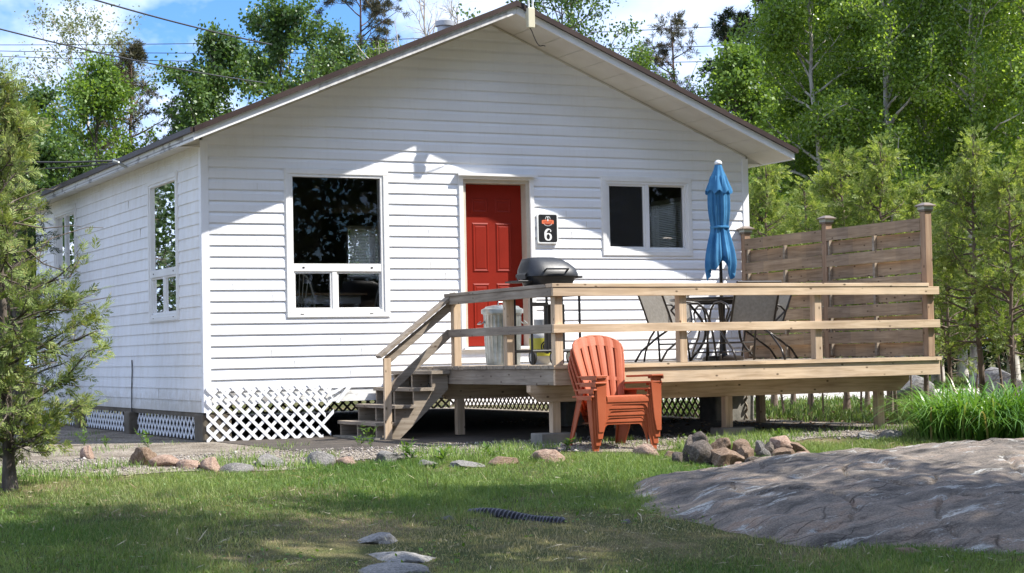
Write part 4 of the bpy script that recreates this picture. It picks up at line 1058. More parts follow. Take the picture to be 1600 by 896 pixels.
for (px, py, wp, hp, k, lb) in ring_l:
    P = G(px, max(py, 722)); dd = math.hypot(P[0]-CAM[0], P[1]-CAM[1]); s = dd/FPX
    lift = (722-py)*s if py < 722 else 0
    rock(P[0]+(.12 if lift else 0), P[1]+wp*s*.3+(.16 if lift else 0), P[2]+hp*s*.42+lift*.8, wp*s*.56, wp*s*.46, hp*s*.66, rg.uniform(0, 6), lb, 'fire pit rocks', k, 'rock', (rg.uniform(-.35, .35), rg.uniform(-.35, .35)))
P = G(1400, 690); rock(P[0]-.1, P[1]+.35, P[2]+.03, .16, .12, .07, .4, 'flat grey stone beside the right deck post', 'deck foot stones', 4)
P = G(1425, 688); rock(P[0]-.05, P[1]+.3, P[2]+.04, .15, .12, .08, 1.4, 'grey stone half under the daylily leaves', 'deck foot stones', 0)
P = W(1418, 33); rock(P[0], P[1], .3, .5, .4, .35, .4, 'pale boulder by the drive behind the cedars, left of two', 'boulders by the drive', 0)
P = W(1560, 35); rock(P[0], P[1], .3, .55, .4, .3, 1.4, 'pale boulder by the drive behind the cedars, right of two', 'boulders by the drive', 4)
# outcrops of bedrock
def _out(t, b):
    n = noise(t, 1.9, 9, .66, stretch=(.8, 1.7, 1)); r = ramp(t, n, [(.30, (.075, .066, .058)), (.42, (.19, .165, .14)), (.54, (.33, .275, .225)), (.66, (.40, .29, .215)), (.78, (.25, .215, .185))])
    l = noise(t, 4.5, 9, .75, stretch=(.5, 1.6, 1)); rl = ramp(t, l, [(.57, (0, 0, 0)), (.62, (.9, .9, .9))])
    c = mixc(t, rl.outputs[0], r.outputs[0], (.62, .61, .57))
    dk = noise(t, 3.6, 9, .75, stretch=(.5, 1.8, 1)); rd = ramp(t, dk, [(.33, (.28, .28, .29)), (.46, (1, 1, 1))])
    c = mixc(t, 1, c, rd.outputs[0], 'MULTIPLY')
    s = noise(t, 70, 4, .7); rs = ramp(t, s, [(.35, (.62, .62, .62)), (.62, (1.18, 1.18, 1.18))]); c = mixc(t, 1, c, rs.outputs[0], 'MULTIPLY')
    tc = t.nodes.new('ShaderNodeTexCoord'); mp = t.nodes.new('ShaderNodeMapping'); mp.inputs['Rotation'].default_value = (0, 0, .6); mp.inputs['Scale'].default_value = (.8, 3.2, 1)
    wv = t.nodes.new('ShaderNodeTexNoise'); wv.inputs['Scale'].default_value = 2; t.links.new(tc.outputs['Object'], wv.inputs[0])
    ad = t.nodes.new('ShaderNodeMix'); ad.data_type = 'RGBA'; ad.inputs[0].default_value = .22; t.links.new(tc.outputs['Object'], ad.inputs[6]); t.links.new(wv.outputs['Color'], ad.inputs[7])
    t.links.new(ad.outputs[2], mp.inputs[0])
    v = t.nodes.new('ShaderNodeTexVoronoi'); v.feature = 'DISTANCE_TO_EDGE'; v.inputs['Scale'].default_value = 1.5; t.links.new(mp.outputs[0], v.inputs[0])
    ck = ramp(t, v.outputs['Distance'], [(.0, (.25, .23, .21)), (.013, (1, 1, 1))]); gate = noise(t, 1.3, 3); gr_ = ramp(t, gate, [(.48, (0, 0, 0)), (.56, (1, 1, 1))])
    c2 = mixc(t, 1, c, ck.outputs[0], 'MULTIPLY'); c = mixc(t, gr_.outputs[0], c, c2)
    t.links.new(c, b.inputs['Base Color'])
    h = noise(t, 5, 12, .74, stretch=(.45, 1.8, 1)); hm = t.nodes.new('ShaderNodeMath'); hm.operation = 'MULTIPLY_ADD'; hm.inputs[1].default_value = .18
    t.links.new(ck.outputs[0], hm.inputs[0]); t.links.new(h, hm.inputs[2]); bump(t, b, hm.outputs[0], 1.0, .09)
outm = mat('bedrock', (.3, .28, .26), .85, _out, .3)
from mathutils import noise as mnoise
def outcrop(name, cx, cy, rx, ry, H, rot, label, crack=0):
    nx, ny = 220, 150; V = []; c, s = math.cos(rot), math.sin(rot)
    for j in range(ny):
        for i in range(nx):
            u = (i/(nx-1)*2-1)*1.08; v = (j/(ny-1)*2-1)*1.08
            x = cx+c*u*rx-s*v*ry; y = cy+s*u*rx+c*v*ry
            r2_ = (abs(u)**2.3+abs(v)**2.3); nn = mnoise.fractal(Vector((x*.9, y*.9, 1.3)), 1.0, 2.0, 6)
            n2 = mnoise.fractal(Vector((x*2.2+y*.6, y*5.5, 4.3)), 1.0, 2.0, 6)
            rr = r2_+.24*mnoise.noise(Vector((x*.8, y*.8, 3)))+.10*mnoise.noise(Vector((x*2.6, y*2.6, 8)))+.05*mnoise.noise(Vector((x*7, y*7, 5)))
            base = max(0.0, 1-rr); h = H*(base**.85)-.10*(rr > 1)*min(1, (rr-1)*6)-.03
            h += (.035*nn+.018*n2)*min(1, base*5)
            cr = abs(mnoise.noise(Vector((x*.45+y*.9+7, x*.9-y*.4, 9)))); h -= .05*max(0, 1-cr/.02)*min(1, base*4)
            V.append((x, y, gz(x, y)+h))
    a = (np.arange(ny-1)[:, None]*nx+np.arange(nx-1)[None]).ravel()
    o = npmesh(name, V, np.stack([a, a+1, a+nx+1, a+nx], -1), outm, smooth=True); tag(o, label, 'rock outcrop', 'bedrock outcrops'); return o
outcrop('rock_outcrop', 4.05, -8.65, 3.15, 2.4, .36, R(-4), 'large smooth grey bedrock outcrop rising from the lawn at the right')
outcrop('rock_outcrop', 7.1, -6.55, 2.2, .75, .17, R(-14), 'low grey bedrock ledge behind the large outcrop at the right edge')

# drain pipe half buried in the lawn
pa, pb = G(735, 803), G(882, 818); pp = MB(); n = 26; pts = []; rad = []
for i in range(n*4):
    t = i/(n*4-1); p = pa+(pb-pa)*t; pts.append((p[0], p[1]+.02*math.sin(t*9), gz(p[0], p[1])-.014+.014*math.sin(t*math.pi)+.012*math.sin(t*7))); rad.append(.042+.009*(1 if (i % 4) < 2 else -1))
pp.tube(pts, rad, 14)
tag(pp.build('drain_pipe', mottled('black_corrugated', (.02, .02, .026), (.09, .09, .11), 8, .35, .3, .7, 0), smooth=True, sharp=30), 'black corrugated drain pipe half buried in the lawn', 'pipe')

# ------------------------------------------------------------------ vegetation generators
def rot_between(rs, d, ang):
    """unit vector at angle ang from d, random azimuth"""
    u = np.cross(d, rs.normal(size=3)); u /= np.linalg.norm(u)+1e-9
    return d*math.cos(ang)+u*math.sin(ang)
def path(rs, p, d, L, n, wob, grav=0):
    pts = [p.copy()]; d = d.copy()
    for i in range(n):
        d = d+rs.normal(size=3)*wob; d[2] += grav; d /= np.linalg.norm(d); p = p+d*L/n; pts.append(p.copy())
    return pts
def skeleton(rs, H, r0, base, limbs, prof, ang, twigs, wob=.10, lean=(0, 0), sub=3, up=.03, twl=.3, topf=1.0):
    """returns branch tubes [(pts, radii, sides)] and twig anchors (pos, dir, weight)"""
    n = 14; T = [np.zeros(3)]; off = np.zeros(2)
    for i in range(n):
        off = off+rs.normal(size=2)*wob*H/n*.5; T.append(np.array([off[0]+lean[0]*(i+1)/n, off[1]+lean[1]*(i+1)/n, H*(i+1)/n]))
    rad = [r0*(1-.92*(i/n)**.9)+.004 for i in range(n+1)]; rad[0] *= 1.35
    tubes = [(T, rad, 9)]; A = []
    for k in range(limbs):
        f = base+(1-base)*((k+rs.uniform(0, 1))/limbs)**.95; f = min(f, .985)
        i = int(f*n); t = f*n-i; p = T[i]*(1-t)+T[min(i+1, n)]*t; rr = r0*(1-.92*f**.9)*.5+.006
        az = rs.uniform(0, 2*math.pi); a = ang(f)
        d = np.array([math.cos(az)*math.cos(a), math.sin(az)*math.cos(a), math.sin(a)])
        L = prof((f-base)/(1-base))*rs.uniform(.7, 1.12)
        P = path(rs, p, d, L, 6, .13, up); tubes.append((P, [rr*(1-.85*j/6)+.003 for j in range(7)], 5))
        for q in range(sub):
            j = rs.uniform(1.5, 6); jj = int(j); p2 = P[jj] if jj >= 6 else P[jj]*(1-(j-jj))+P[jj+1]*(j-jj)
            dd = P[min(jj+1, 6)]-P[max(jj-1, 0)]; dd /= np.linalg.norm(dd)
            d2 = rot_between(rs, dd, rs.uniform(.4, 1.0)); L2 = L*rs.uniform(.22, .45)
            P2 = path(rs, p2, d2, L2, 4, .15, up); tubes.append((P2, [rr*.4*(1-.8*m/4)+.002 for m in range(5)], 4))
            for _ in range(twigs):
                m = rs.uniform(.5, 4); mm = min(int(m), 3); p3 = P2[mm]*(1-(m-mm))+P2[mm+1]*(m-mm)
                d3 = rot_between(rs, d2, rs.uniform(.3, 1.1)); L3 = twl*rs.uniform(.5, 1.2)
                e = p3+d3*L3; tubes.append(([p3, (p3+e)/2+rs.normal(size=3)*.02, e], [.004, .003, .0015], 3)); A.append((p3, e))
        for _ in range(twigs):
            j = rs.uniform(2, 6); jj = min(int(j), 5); p3 = P[jj]*(1-(j-jj))+P[jj+1]*(j-jj)
            e = p3+rot_between(rs, d, rs.uniform(.3, 1.1))*twl*rs.uniform(.5, 1.2); tubes.append(([p3, (p3+e)/2, e], [.004, .003, .0015], 3)); A.append((p3, e))
    return tubes, A, T
def tubesmesh(tubes, mb=None):
    mb = mb or MB()
    for P, r, n in tubes: mb.tube(P, r, n, False)
    return mb
def unit(a): return a/(np.linalg.norm(a, axis=-1, keepdims=True)+1e-9)
def quads_from(C, D, Sd, L, Wd, droop=None):
    """diamond-shaped leaves: centre base C, direction D, side Sd"""
    L = L[:, None]; Wd = Wd[:, None]
    tip = C+D*L; mid = C+D*L*.45
    V = np.stack([C, mid+Sd*Wd/2, tip, mid-Sd*Wd/2], 1).reshape(-1, 3); n = len(C)
    return V, np.arange(4*n).reshape(n, 4)
def leaves(rs, A, per, L, spread, upb=.35, wr=.72):
    A0 = np.array([a[0] for a in A]); A1 = np.array([a[1] for a in A]); n = len(A)*per
    idx = np.repeat(np.arange(len(A)), per); t = rs.uniform(.1, 1.15, n)[:, None]
    C = A0[idx]*(1-t)+A1[idx]*t+rs.normal(size=(n, 3))*spread
    D = unit(rs.normal(size=(n, 3))+np.array([0, 0, -.35])); Nn = unit(rs.normal(size=(n, 3))*.9+np.array([0, 0, upb])); Sd = unit(np.cross(D, Nn))
    s = rs.uniform(.65, 1.2, n)*L
    return quads_from(C, D, Sd, s, s*wr)
def sprays(rs, A, per, L, spread, nl=9, wid=.1, droop=-.1):
    """flat scaly fans of cedar foliage"""
    A0 = np.array([a[0] for a in A]); A1 = np.array([a[1] for a in A]); n = len(A)*per
    idx = np.repeat(np.arange(len(A)), per); t = rs.uniform(.1, 1.1, n)[:, None]
    C = A0[idx]*(1-t)+A1[idx]*t+rs.normal(size=(n, 3))*spread
    D = unit(unit(A1[idx]-A0[idx])+rs.normal(size=(n, 3))*.55+np.array([0, 0, droop])); Nn = unit(rs.normal(size=(n, 3))*.8+np.array([0, 0, .4])); Sd = unit(np.cross(D, Nn))
    s = rs.uniform(.6, 1.2, n)*L; VV = []; 
    for k in range(nl):
        f = k/(nl-1); sg = 1 if k % 2 else -1; ba = C+D*(s*f*.75)[:, None]
        ang = (0 if k == nl-1 else sg*R(42))+rs.normal(size=n)*.15; ca_, sa_ = np.cos(ang)[:, None], np.sin(ang)[:, None]
        dd = D*ca_+Sd*sa_; sd = Sd*ca_-D*sa_; l = s*(.55-.25*f)*(1.3 if k == nl-1 else 1)
        V, _ = quads_from(ba, unit(dd+rs.normal(size=(n, 3))*.12), sd, l, s*wid); VV.append(V.reshape(n, 4, 3))
    V = np.stack(VV, 1).reshape(-1, 3); m = n*nl; return V, np.arange(4*m).reshape(m, 4)
def needles(rs, A, per, L, wd, nn=14):
    A0 = np.array([a[0] for a in A]); A1 = np.array([a[1] for a in A]); n = len(A)*per
    idx = np.repeat(np.arange(len(A)), per); t = rs.uniform(.35, 1.08, n)[:, None]
    C = A0[idx]*(1-t)+A1[idx]*t+rs.normal(size=(n, 3))*.02; ax = unit(A1[idx]-A0[idx]); VV = []
    for k in range(nn):
        D = unit(ax*.7+rs.normal(size=(n, 3))*.75+np.array([0, 0, .15])); Sd = unit(np.cross(D, rs.normal(size=(n, 3))))
        s = rs.uniform(.7, 1.15, n)*L; V, _ = quads_from(C+ax*rs.uniform(-.04, .04, (n, 1)), D, Sd, s, np.full(n, wd)); VV.append(V.reshape(n, 4, 3))
    V = np.stack(VV, 1).reshape(-1, 3); m = n*nn; return V, np.arange(4*m).reshape(m, 4)
def plant_tree(name, xy, tubes, LV, LF, bark, leaf, label, cat, group, z=None, rz=0):
    x, y = xy; z = float(gz(x, y)) if z is None else z
    r = thing(name, label, cat, (x, y, z), group); r.rotation_euler = (0, 0, rz)
    tubesmesh(tubes).build('trunk', bark, r, smooth=True, world=False)
    if LV is not None: npmesh('crown', LV, LF, leaf, r, off=False)
    return r
def retree(src, xy, s, rz, label, group):
    c = copy_tree(src); c.location = (*xy, float(gz(*xy))); c.scale = s; c.rotation_euler = (0, 0, rz); tag(c, label, None, group); return c
dome = lambda Rm, p=.75: (lambda t: Rm*(math.sin(math.pi*min(1, max(0.04, t**p*.93+.05)))**.7))
cone = lambda Rm, m=.15: (lambda t: Rm*(1-t)**.8+m)
def top(px, py, dist): return ZH(px, py, dist)-.08

FG = 'background trees round the cabin'
# birch wall at the right
bsrc = []
for s_ in range(2):
    rs = np.random.RandomState(40+s_)
    tb_, A, T = skeleton(rs, 11.5, .12, .10, 46, dome(2.0, .7), lambda f: R(rs.uniform(15, 55)), 4, .12, sub=4, twl=.42)
    LV, LF = leaves(rs, A, 62, .085, .17); bsrc.append((tb_, LV, LF))
birches = [(1225, 47, .80, 0, 'slim birch right behind the eave, leftmost of the birch wall'), (1285, 44, 1.0, 1, 'leafy birch with pale trunk, second of the birch wall'), (1345, 48, 1.05, 0, 'tall birch behind the middle fence post'),
           (1405, 43, 1.0, 1, 'leafy birch behind the fence end post'), (1462, 47, 1.1, 0, 'tall birch above the fence end cap, right of it'), (1520, 43, 1.0, 1, 'leafy birch over the right hand cedars'),
           (1580, 46, 1.1, 0, 'leafy birch near the right edge of the picture'), (1640, 43, 1.05, 1, 'birch leaning in from the right edge'), (1370, 55, 1.1, 1, 'birch in the second row, seen between the front birches'), (1500, 54, 1.1, 0, 'second row birch behind the right cedars'), (1250, 56, .95, 1, 'second row birch near the utility pole')]
bt = []
for i, (px, ds, sc_, k, lb) in enumerate(birches):
    if i < 2:
        o = plant_tree('birch_tree', W(px, ds), *bsrc[1-i] if False else bsrc[k], B_birch, L_birch, lb, 'tree', FG); o.scale = (sc_,)*3; bt.append((k, o))
    else:
        src = [o for kk, o in bt if kk == k][0]; retree(src, W(px, ds), (sc_, sc_, sc_*(1+.04*(i % 3))), i*1.7, lb, FG)
# forest mass behind everything
rs = np.random.RandomState(9)
def mass(name, px0, px1, d0, d1, htop, n, L, mt, lb, zlo=.1):
    d = rs.uniform(d0, d1, n); px = rs.uniform(px0, px1, n); a = YAW+np.arctan((px-800)/FPX)
    x = CAM[0]+d*np.sin(a); y = CAM[1]+d*np.cos(a)
    hh = np.interp(px, *htop)*(1+.10*np.sin(px*.045)+.07*np.sin(px*.11+2))
    z = zlo+rs.uniform(0, 1, n)**.8*hh
    C = np.stack([x, y, z], 1); D = unit(rs.normal(size=(n, 3))); Sd = unit(np.cross(D, rs.normal(size=(n, 3)))); s = rs.uniform(.6, 1.3, n)*L
    V, F = quads_from(C, D, Sd, s, s*.7); o = npmesh(name, V, F, mt); tag(o, lb, 'forest', kind='stuff'); return o
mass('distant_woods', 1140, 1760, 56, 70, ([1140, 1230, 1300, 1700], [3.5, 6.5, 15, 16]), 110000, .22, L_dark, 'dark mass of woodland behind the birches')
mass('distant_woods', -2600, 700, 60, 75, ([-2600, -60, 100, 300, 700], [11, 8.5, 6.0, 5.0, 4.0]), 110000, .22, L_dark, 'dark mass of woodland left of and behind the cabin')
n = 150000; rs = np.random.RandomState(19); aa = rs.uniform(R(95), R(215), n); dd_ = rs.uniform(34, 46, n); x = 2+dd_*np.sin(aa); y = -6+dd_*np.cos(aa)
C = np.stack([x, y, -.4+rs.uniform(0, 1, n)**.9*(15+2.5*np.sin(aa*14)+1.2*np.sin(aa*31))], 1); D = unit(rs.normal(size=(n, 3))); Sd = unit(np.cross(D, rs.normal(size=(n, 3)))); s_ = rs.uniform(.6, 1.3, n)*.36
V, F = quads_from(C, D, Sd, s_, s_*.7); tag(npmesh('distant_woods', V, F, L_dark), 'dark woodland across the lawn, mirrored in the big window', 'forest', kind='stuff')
# deciduous trees behind the cabin
def decid(name, seed, px, ds, toppy, hwpx, base, leafm, bark, per, Lf, lb, limbs=46, twl=.4, sub=3, twigs=4, spread=.10, r0=.11):
    rs = np.random.RandomState(seed); H = top(px, toppy, ds); Rm = hwpx/FPX*ds*2.1
    tb_, A, T = skeleton(rs, H*.97, r0, base, limbs, dome(Rm*.92, .62), lambda f: R(rs.uniform(20, 60)), twigs, .10, sub=sub, twl=twl)
    LV, LF = leaves(rs, A, per, Lf, spread)
    return plant_tree(name, W(px, ds), tb_, LV, LF, bark, leafm, lb, 'tree', FG)
decid('leafy_tree', 1, 28, 46, 150, 62, .15, L_mid, B_grey, 30, .10, 'dark leafy tree at the far left edge behind the cedar')
decid('pale_tree', 2, 150, 56, 28, 95, .35, L_pale, B_birch, 12, .09, 'airy pale leaved tree, tallest at the left', 34, .5)
decid('leafy_tree', 3, 150, 44, 105, 78, .15, L_bright, B_grey, 28, .095, 'bright green tree in front of the pale airy one', 40)
decid('leafy_tree', 4, 75, 42, 215, 66, .1, L_mid, B_grey, 30, .095, 'low green tree left of the bright one, above the left eave')
decid('leafy_tree', 5, 345, 44, 60, 72, .2, L_mid, B_grey, 32, .105, 'dark green leafy tree above the left roof slope, left half of the pair', 40)
decid('leafy_tree', 6, 440, 46, 22, 100, .25, L_mid, B_grey, 34, .105, 'tallest leafy tree above the left roof slope, right half of the pair', 46)
decid('leafy_tree', 12, 520, 47, 52, 60, .3, L_mid, B_grey, 24, .09, 'leafy tree filling between the pair and the dark pine')
decid('leafy_tree', 7, 590, 48, 72, 50, .3, L_bright, B_grey, 16, .08, 'small bright tree peeping over the left roof slope')
decid('leafy_tree', 8, 900, 46, -38, 115, .25, L_pale if False else L_mid, B_grey, 20, .10, 'tall poplar directly behind the roof peak', 46)
decid('leafy_tree', 9, 1010, 50, 75, 38, .3, L_bright, B_grey, 18, .085, 'small bright tree above the right roof slope')
decid('leafy_tree', 10, 1160, 41, 78, 48, .2, L_bright, B_grey, 28, .095, 'bright young tree above the right end of the roof')
# bare birch behind the roof
rs = np.random.RandomState(21)
for (px, ds, H, lb) in ((662, 44, 9.6, 'bare pale trunked birch above the left roof slope'), (705, 47, 9.9, 'bare birch with forked trunk just left of the roof peak')):
    tb_, A, T = skeleton(rs, H, .13, .55, 22, lambda t: 2.1*(1-t)+.6, lambda f: R(rs.uniform(35, 65)), 2, .16, sub=4, twl=.5)
    plant_tree('bare_tree', W(px, ds), tb_, None, None, B_birch, None, lb, 'tree', FG)
# pines
def pine(name, seed, px, ds, toppy, hwpx, base, lb, limbs=26, per=3, nn=16, L=.13, leafm=None, prof=None, sub=3, twigs=3, wd=.012, upa=(0, 35)):
    rs = np.random.RandomState(seed); H = top(px, toppy, ds); Rm = hwpx/FPX*ds*1.35
    tb_, A, T = skeleton(rs, H*.98, .13, base, limbs, prof(Rm) if prof else dome(Rm, .9), lambda f: R(rs.uniform(*upa)), twigs, .08, sub=sub, twl=.30, up=.04)
    LV, LF = needles(rs, A, per+2, L*1.15, wd*1.3, nn)
    return plant_tree(name, W(px, ds), tb_, LV, LF, B_pine, leafm or L_pine, lb, 'tree', FG)
pine('pine_tree', 31, 213, 47, 78, 58, .5, 'brownish jack pine right of the bright green tree', 30, 3, 14)
pine('pine_tree', 32, 565, 49, -60, 62, .5, 'dark pine with a red brown trunk above the left roof slope', 28, 3, 13)
pine('pine_tree', 33, 1070, 52, 20, 48, .5, 'sparse scraggly pine right of the roof peak', 26, 2, 10)
pine('spruce_tree', 34, 1150, 50, 10, 30, .3, 'narrow spruce between the sparse pine and the utility pole', 40, 3, 12, .12, L_spruce, lambda Rm: cone(Rm*1.2), 3, 3, .014, (-15, 15))
pine('spruce_tree', 35, 1200, 52, -60, 52, .3, 'dark spruce in front of the utility pole', 46, 3, 14, .14, L_spruce, lambda Rm: cone(Rm*1.3, .3), 3, 3, .016, (-20, 10))
# yellow-green cedars behind the fence
csrc = []
for s_ in range(3):
    rs = np.random.RandomState(70+s_); H = 4.3
    tb_, A, T = skeleton(rs, H, .05, .26, 56, lambda t: (.74*(1-t)**.7+.10)*(1 if t > .1 else .6), lambda f: R(rs.uniform(0, 40)), 2, .07, sub=2, up=.05, twl=.20)
    LV, LF = sprays(rs, A, 4, .155, .06, 11, .12)
    # dead lower twigs
    for k in range(26):
        z = rs.uniform(.3, 1.5); az = rs.uniform(0, 6.28); d = np.array([math.cos(az), math.sin(az), rs.uniform(-.1, .4)])
        P_ = path(rs, np.array([0, 0, z]), d, rs.uniform(.25, .7), 4, .2); tb_.append((P_, [.006, .005, .004, .003, .002], 3))
    csrc.append((tb_, LV, LF))
ced = [(1205, 262, 29, 'cedar right of the house corner, above the fence'), (1262, 300, 28.5, 'low cedar behind the left fence panel'), (1318, 248, 26, 'yellow green cedar behind the middle fence post'), (1385, 238, 25.5, 'tallest yellow green cedar above the right fence panel'),
       (1442, 290, 26.5, 'cedar half hidden by the fence end post'), (1482, 330, 24.5, 'thin cedar just right of the fence end post'), (1530, 228, 23.5, 'large cedar at the right over the daylilies'), (1578, 270, 22.5, 'cedar at the right over the edge of the daylily clump'), (1622, 235, 23.5, 'cedar cut by the right edge of the picture'), (1235, 330, 30.5, 'back cedar seen between two others over the left fence panel'), (1350, 320, 28, 'back cedar over the right fence panel')]
cobj = {}
for i, (px, py, ds, lb) in enumerate(ced):
    k = i % 3; H = top(px, py, ds); sc_ = H/4.3
    if k not in cobj:
        o = plant_tree('cedar_tree', W(px, ds), *csrc[k], B_twig, L_cedar, lb, 'tree', 'cedar row behind the fence'); cobj[k] = o
    else: o = retree(cobj[k], W(px, ds), (1, 1, 1), i*2.1, lb, 'cedar row behind the fence')
    o.scale = (sc_*1.05, sc_*1.05, sc_)
# dead thin saplings along the same row
rs = np.random.RandomState(77); tb_ = [([np.array([0, 0, 0.]), np.array([.02, 0, .9]), np.array([.0, .03, 1.7]), np.array([.05, 0, 2.6])], [.022, .018, .012, .004], 6)]
for k in range(34):
    z = rs.uniform(.2, 2.3); az = rs.uniform(0, 6.28); d = np.array([math.cos(az), math.sin(az), rs.uniform(0, .6)])
    tb_.append((path(rs, np.array([.01, .0, z]), d, rs.uniform(.15, .55), 4, .22), [.005, .004, .003, .002, .0015], 3))
m0 = None; slb = ['bare sapling trunk, number %d along the drive from the left']
sap_px = [1192, 1221, 1262, 1281, 1340, 1395, 1420, 1470, 1492, 1517, 1566, 1590]
for i, px in enumerate(sap_px):
    ds = 24+(i*7 % 5)*.7; xy = W(px, ds)
    if m0 is None:
        m0 = tubesmesh(tb_).build('dead_sapling', B_twig, smooth=True); o = m0
    else: o = m0.copy(); COL.objects.link(o)
    o.location = (*xy, .06); o.rotation_euler = (R((i*53 % 17)-8), R((i*31 % 19)-9), i*1.3); o.scale = (.6+.25*(i % 3),)*2+(.75+.09*(i*5 % 4),)
    tag(o, 'thin leafless sapling standing in the cedar row behind the deck', 'sapling', 'leafless saplings in the cedar row')
# foreground cedar at the left
gp = G(16, 768)
rs = np.random.RandomState(88); H = 3.3
tb_, A, T = skeleton(rs, H, .048, .05, 70, lambda t: (.70*(1-t)**.8+.08)*(.5 if t < .22 else 1), lambda f: R(rs.uniform(5, 50)), 2, .05, sub=3, up=.04, twl=.17, lean=(-.12, 0))
LV, LF = sprays(rs, A, 5, .12, .04, 15, .08)
tb_ = [(P_, [r_*.42 for r_ in rr], n_) if n_ == 5 else (P_, rr, n_) for P_, rr, n_ in tb_]
for k in range(46):
    z = rs.uniform(.3, 2.3); az = rs.uniform(0, 6.28); d = np.array([math.cos(az), math.sin(az), rs.uniform(-.3, .5)])
    tb_.append((path(rs, np.array([0, 0, z]), d, rs.uniform(.3, .95), 6, .2), [.008, .007, .006, .005, .004, .003, .002], 4))
# the long low branch reaching right in front of the side wall
for (z, L_, uu, az) in ((.62, .82, .6, -.35), (1.0, .72, .4, -.25), (1.3, .6, .2, -.5), (.5, .5, .1, -.1), (.32, .42, .25, -.6), (.25, .4, .2, 2.4), (.4, .45, .3, 3.6)):
    P_ = path(rs, np.array([0, 0, z]), np.array([math.cos(az), math.sin(az), uu]), L_, 9, .07, .03); tb_.append((P_, [.011-.0009*i for i in range(10)], 6))
    for q in range(9):
        i = rs.randint(3, 10); p3 = P_[i]; e = p3+unit(np.array([rs.uniform(.2, 1), rs.normal()*.5, rs.uniform(-.3, .9)]))*rs.uniform(.1, .25)
        tb_.append(([p3, (p3+e)/2, e], [.005, .004, .002], 3))
        V_, F_ = sprays(rs, [(p3, e)], 11, .11, .035, 15, .08); LF = np.concatenate([LF, F_+len(LV)]); LV = np.concatenate([LV, V_])
plant_tree('cedar_tree', (gp[0], gp[1]), tb_, LV, LF, B_dark, L_cedar2, 'cedar at the left edge in front of the cabin side wall', 'tree', None)
rs = np.random.RandomState(90)
tb_, A, T = skeleton(rs, 3.9, .05, .1, 70, lambda t: (.8*(1-t)**.6+.1), lambda f: R(rs.uniform(5, 45)), 2, .05, sub=2, up=.04, twl=.2)
LV, LF = sprays(rs, A, 4, .11, .03, 10, .11)
plant_tree('cedar_tree', tuple(W(-25, 21)), tb_, LV, LF, B_dark, L_cedar2, 'second cedar farther back at the left edge', 'tree', None)
plant_tree('cedar_tree', tuple(W(20, 27)), tb_, LV, LF, B_grey, L_dark, 'dark cedar beside the back corner of the cabin', 'tree', None)
# trees off right shade the lawn; ones behind the camera are added against skylight
rs = np.random.RandomState(55)
tb_, A, T = skeleton(rs, 12.5, .17, .42, 44, dome(2.7, .8), lambda f: R(rs.uniform(10, 50)), 4, .07, sub=4, twl=.5)
LV, LF = leaves(rs, A, 11, .16, .08)
sh0 = plant_tree('maple_tree', (4.0, -13.1), tb_, LV, LF, B_grey, L_mid, 'tall leafy maple out of view, shading the lawn or added to block skylight', 'tree', 'shade trees beside the lawn')
for i, (x, y, s_) in enumerate([(7.6, -12.7, .95), (-4, -25, 1.1), (-10, -25.5, 1.15), (2, -24, 1.2), (8, -25, 1.2), (8.9, -15.8, 1.0), (6.2, -17.5, 1.1), (13.8, -16.0, 1.05), (1.2, -16.2, .95), (11, -19.5, 1.15), (16.5, -16.5, 1.15), (15, -22, 1.2)]):
    retree(sh0, (x, y), (s_, s_, s_), i*1.9+.4, 'tall leafy maple out of view, shading the lawn or added to block skylight', 'shade trees beside the lawn')

# ------------------------------------------------------------------ grass, weeds, pebbles, lilies
def inside_rocks(x, y):
    u = ((x-4.15)*math.cos(R(-4))+(y+8.6)*math.sin(R(-4)))/3.0; v = (-(x-4.15)*math.sin(R(-4))+(y+8.6)*math.cos(R(-4)))/2.3
    u2_ = ((x-7.1)*math.cos(R(-14))+(y+6.55)*math.sin(R(-14)))/2.2; v2_ = (-(x-7.1)*math.sin(R(-14))+(y+6.55)*math.cos(R(-14)))/.75
    return (np.abs(u)**2.3+np.abs(v)**2.3 < .84) | (np.abs(u2_)**2.3+np.abs(v2_)**2.3 < .8)
def vnoise(x, y, s, seed):
    r_ = np.random.RandomState(seed); out = np.zeros_like(x)
    for f in (1, 2.1, 4.3):
        for _ in range(4):
            a_ = r_.uniform(0, 6.28); ph = r_.uniform(0, 6.28); out += np.sin((x*math.cos(a_)+y*math.sin(a_))*s*f+ph)/f
    return out/4
def _grassmat():
    def f(t, b):
        at = t.nodes.new('ShaderNodeAttribute'); at.attribute_name = 'tint'; g = t.nodes.new('ShaderNodeNewGeometry')
        rr = ramp(t, g.outputs['Random Per Island'], [(0, (.6, .65, .6)), (1, (1.3, 1.25, 1.2))])
        c = mixc(t, 1, at.outputs['Color'], rr.outputs[0], 'MULTIPLY'); t.links.new(c, b.inputs['Base Color'])
        tr = t.nodes.new('ShaderNodeBsdfTranslucent'); c2 = mixc(t, 1, c, (1.2, 1.2, .6), 'MULTIPLY'); t.links.new(c2, tr.inputs[0])
        m = t.nodes.new('ShaderNodeMixShader'); m.inputs[0].default_value = .35
        t.links.new(b.outputs[0], m.inputs[1]); t.links.new(tr.outputs[0], m.inputs[2]); t.links.new(m.outputs[0], t.nodes['Material Output'].inputs[0])
    return mat('grass_blade', (.1, .2, .04), .5, f, .3)
grassm = _grassmat()
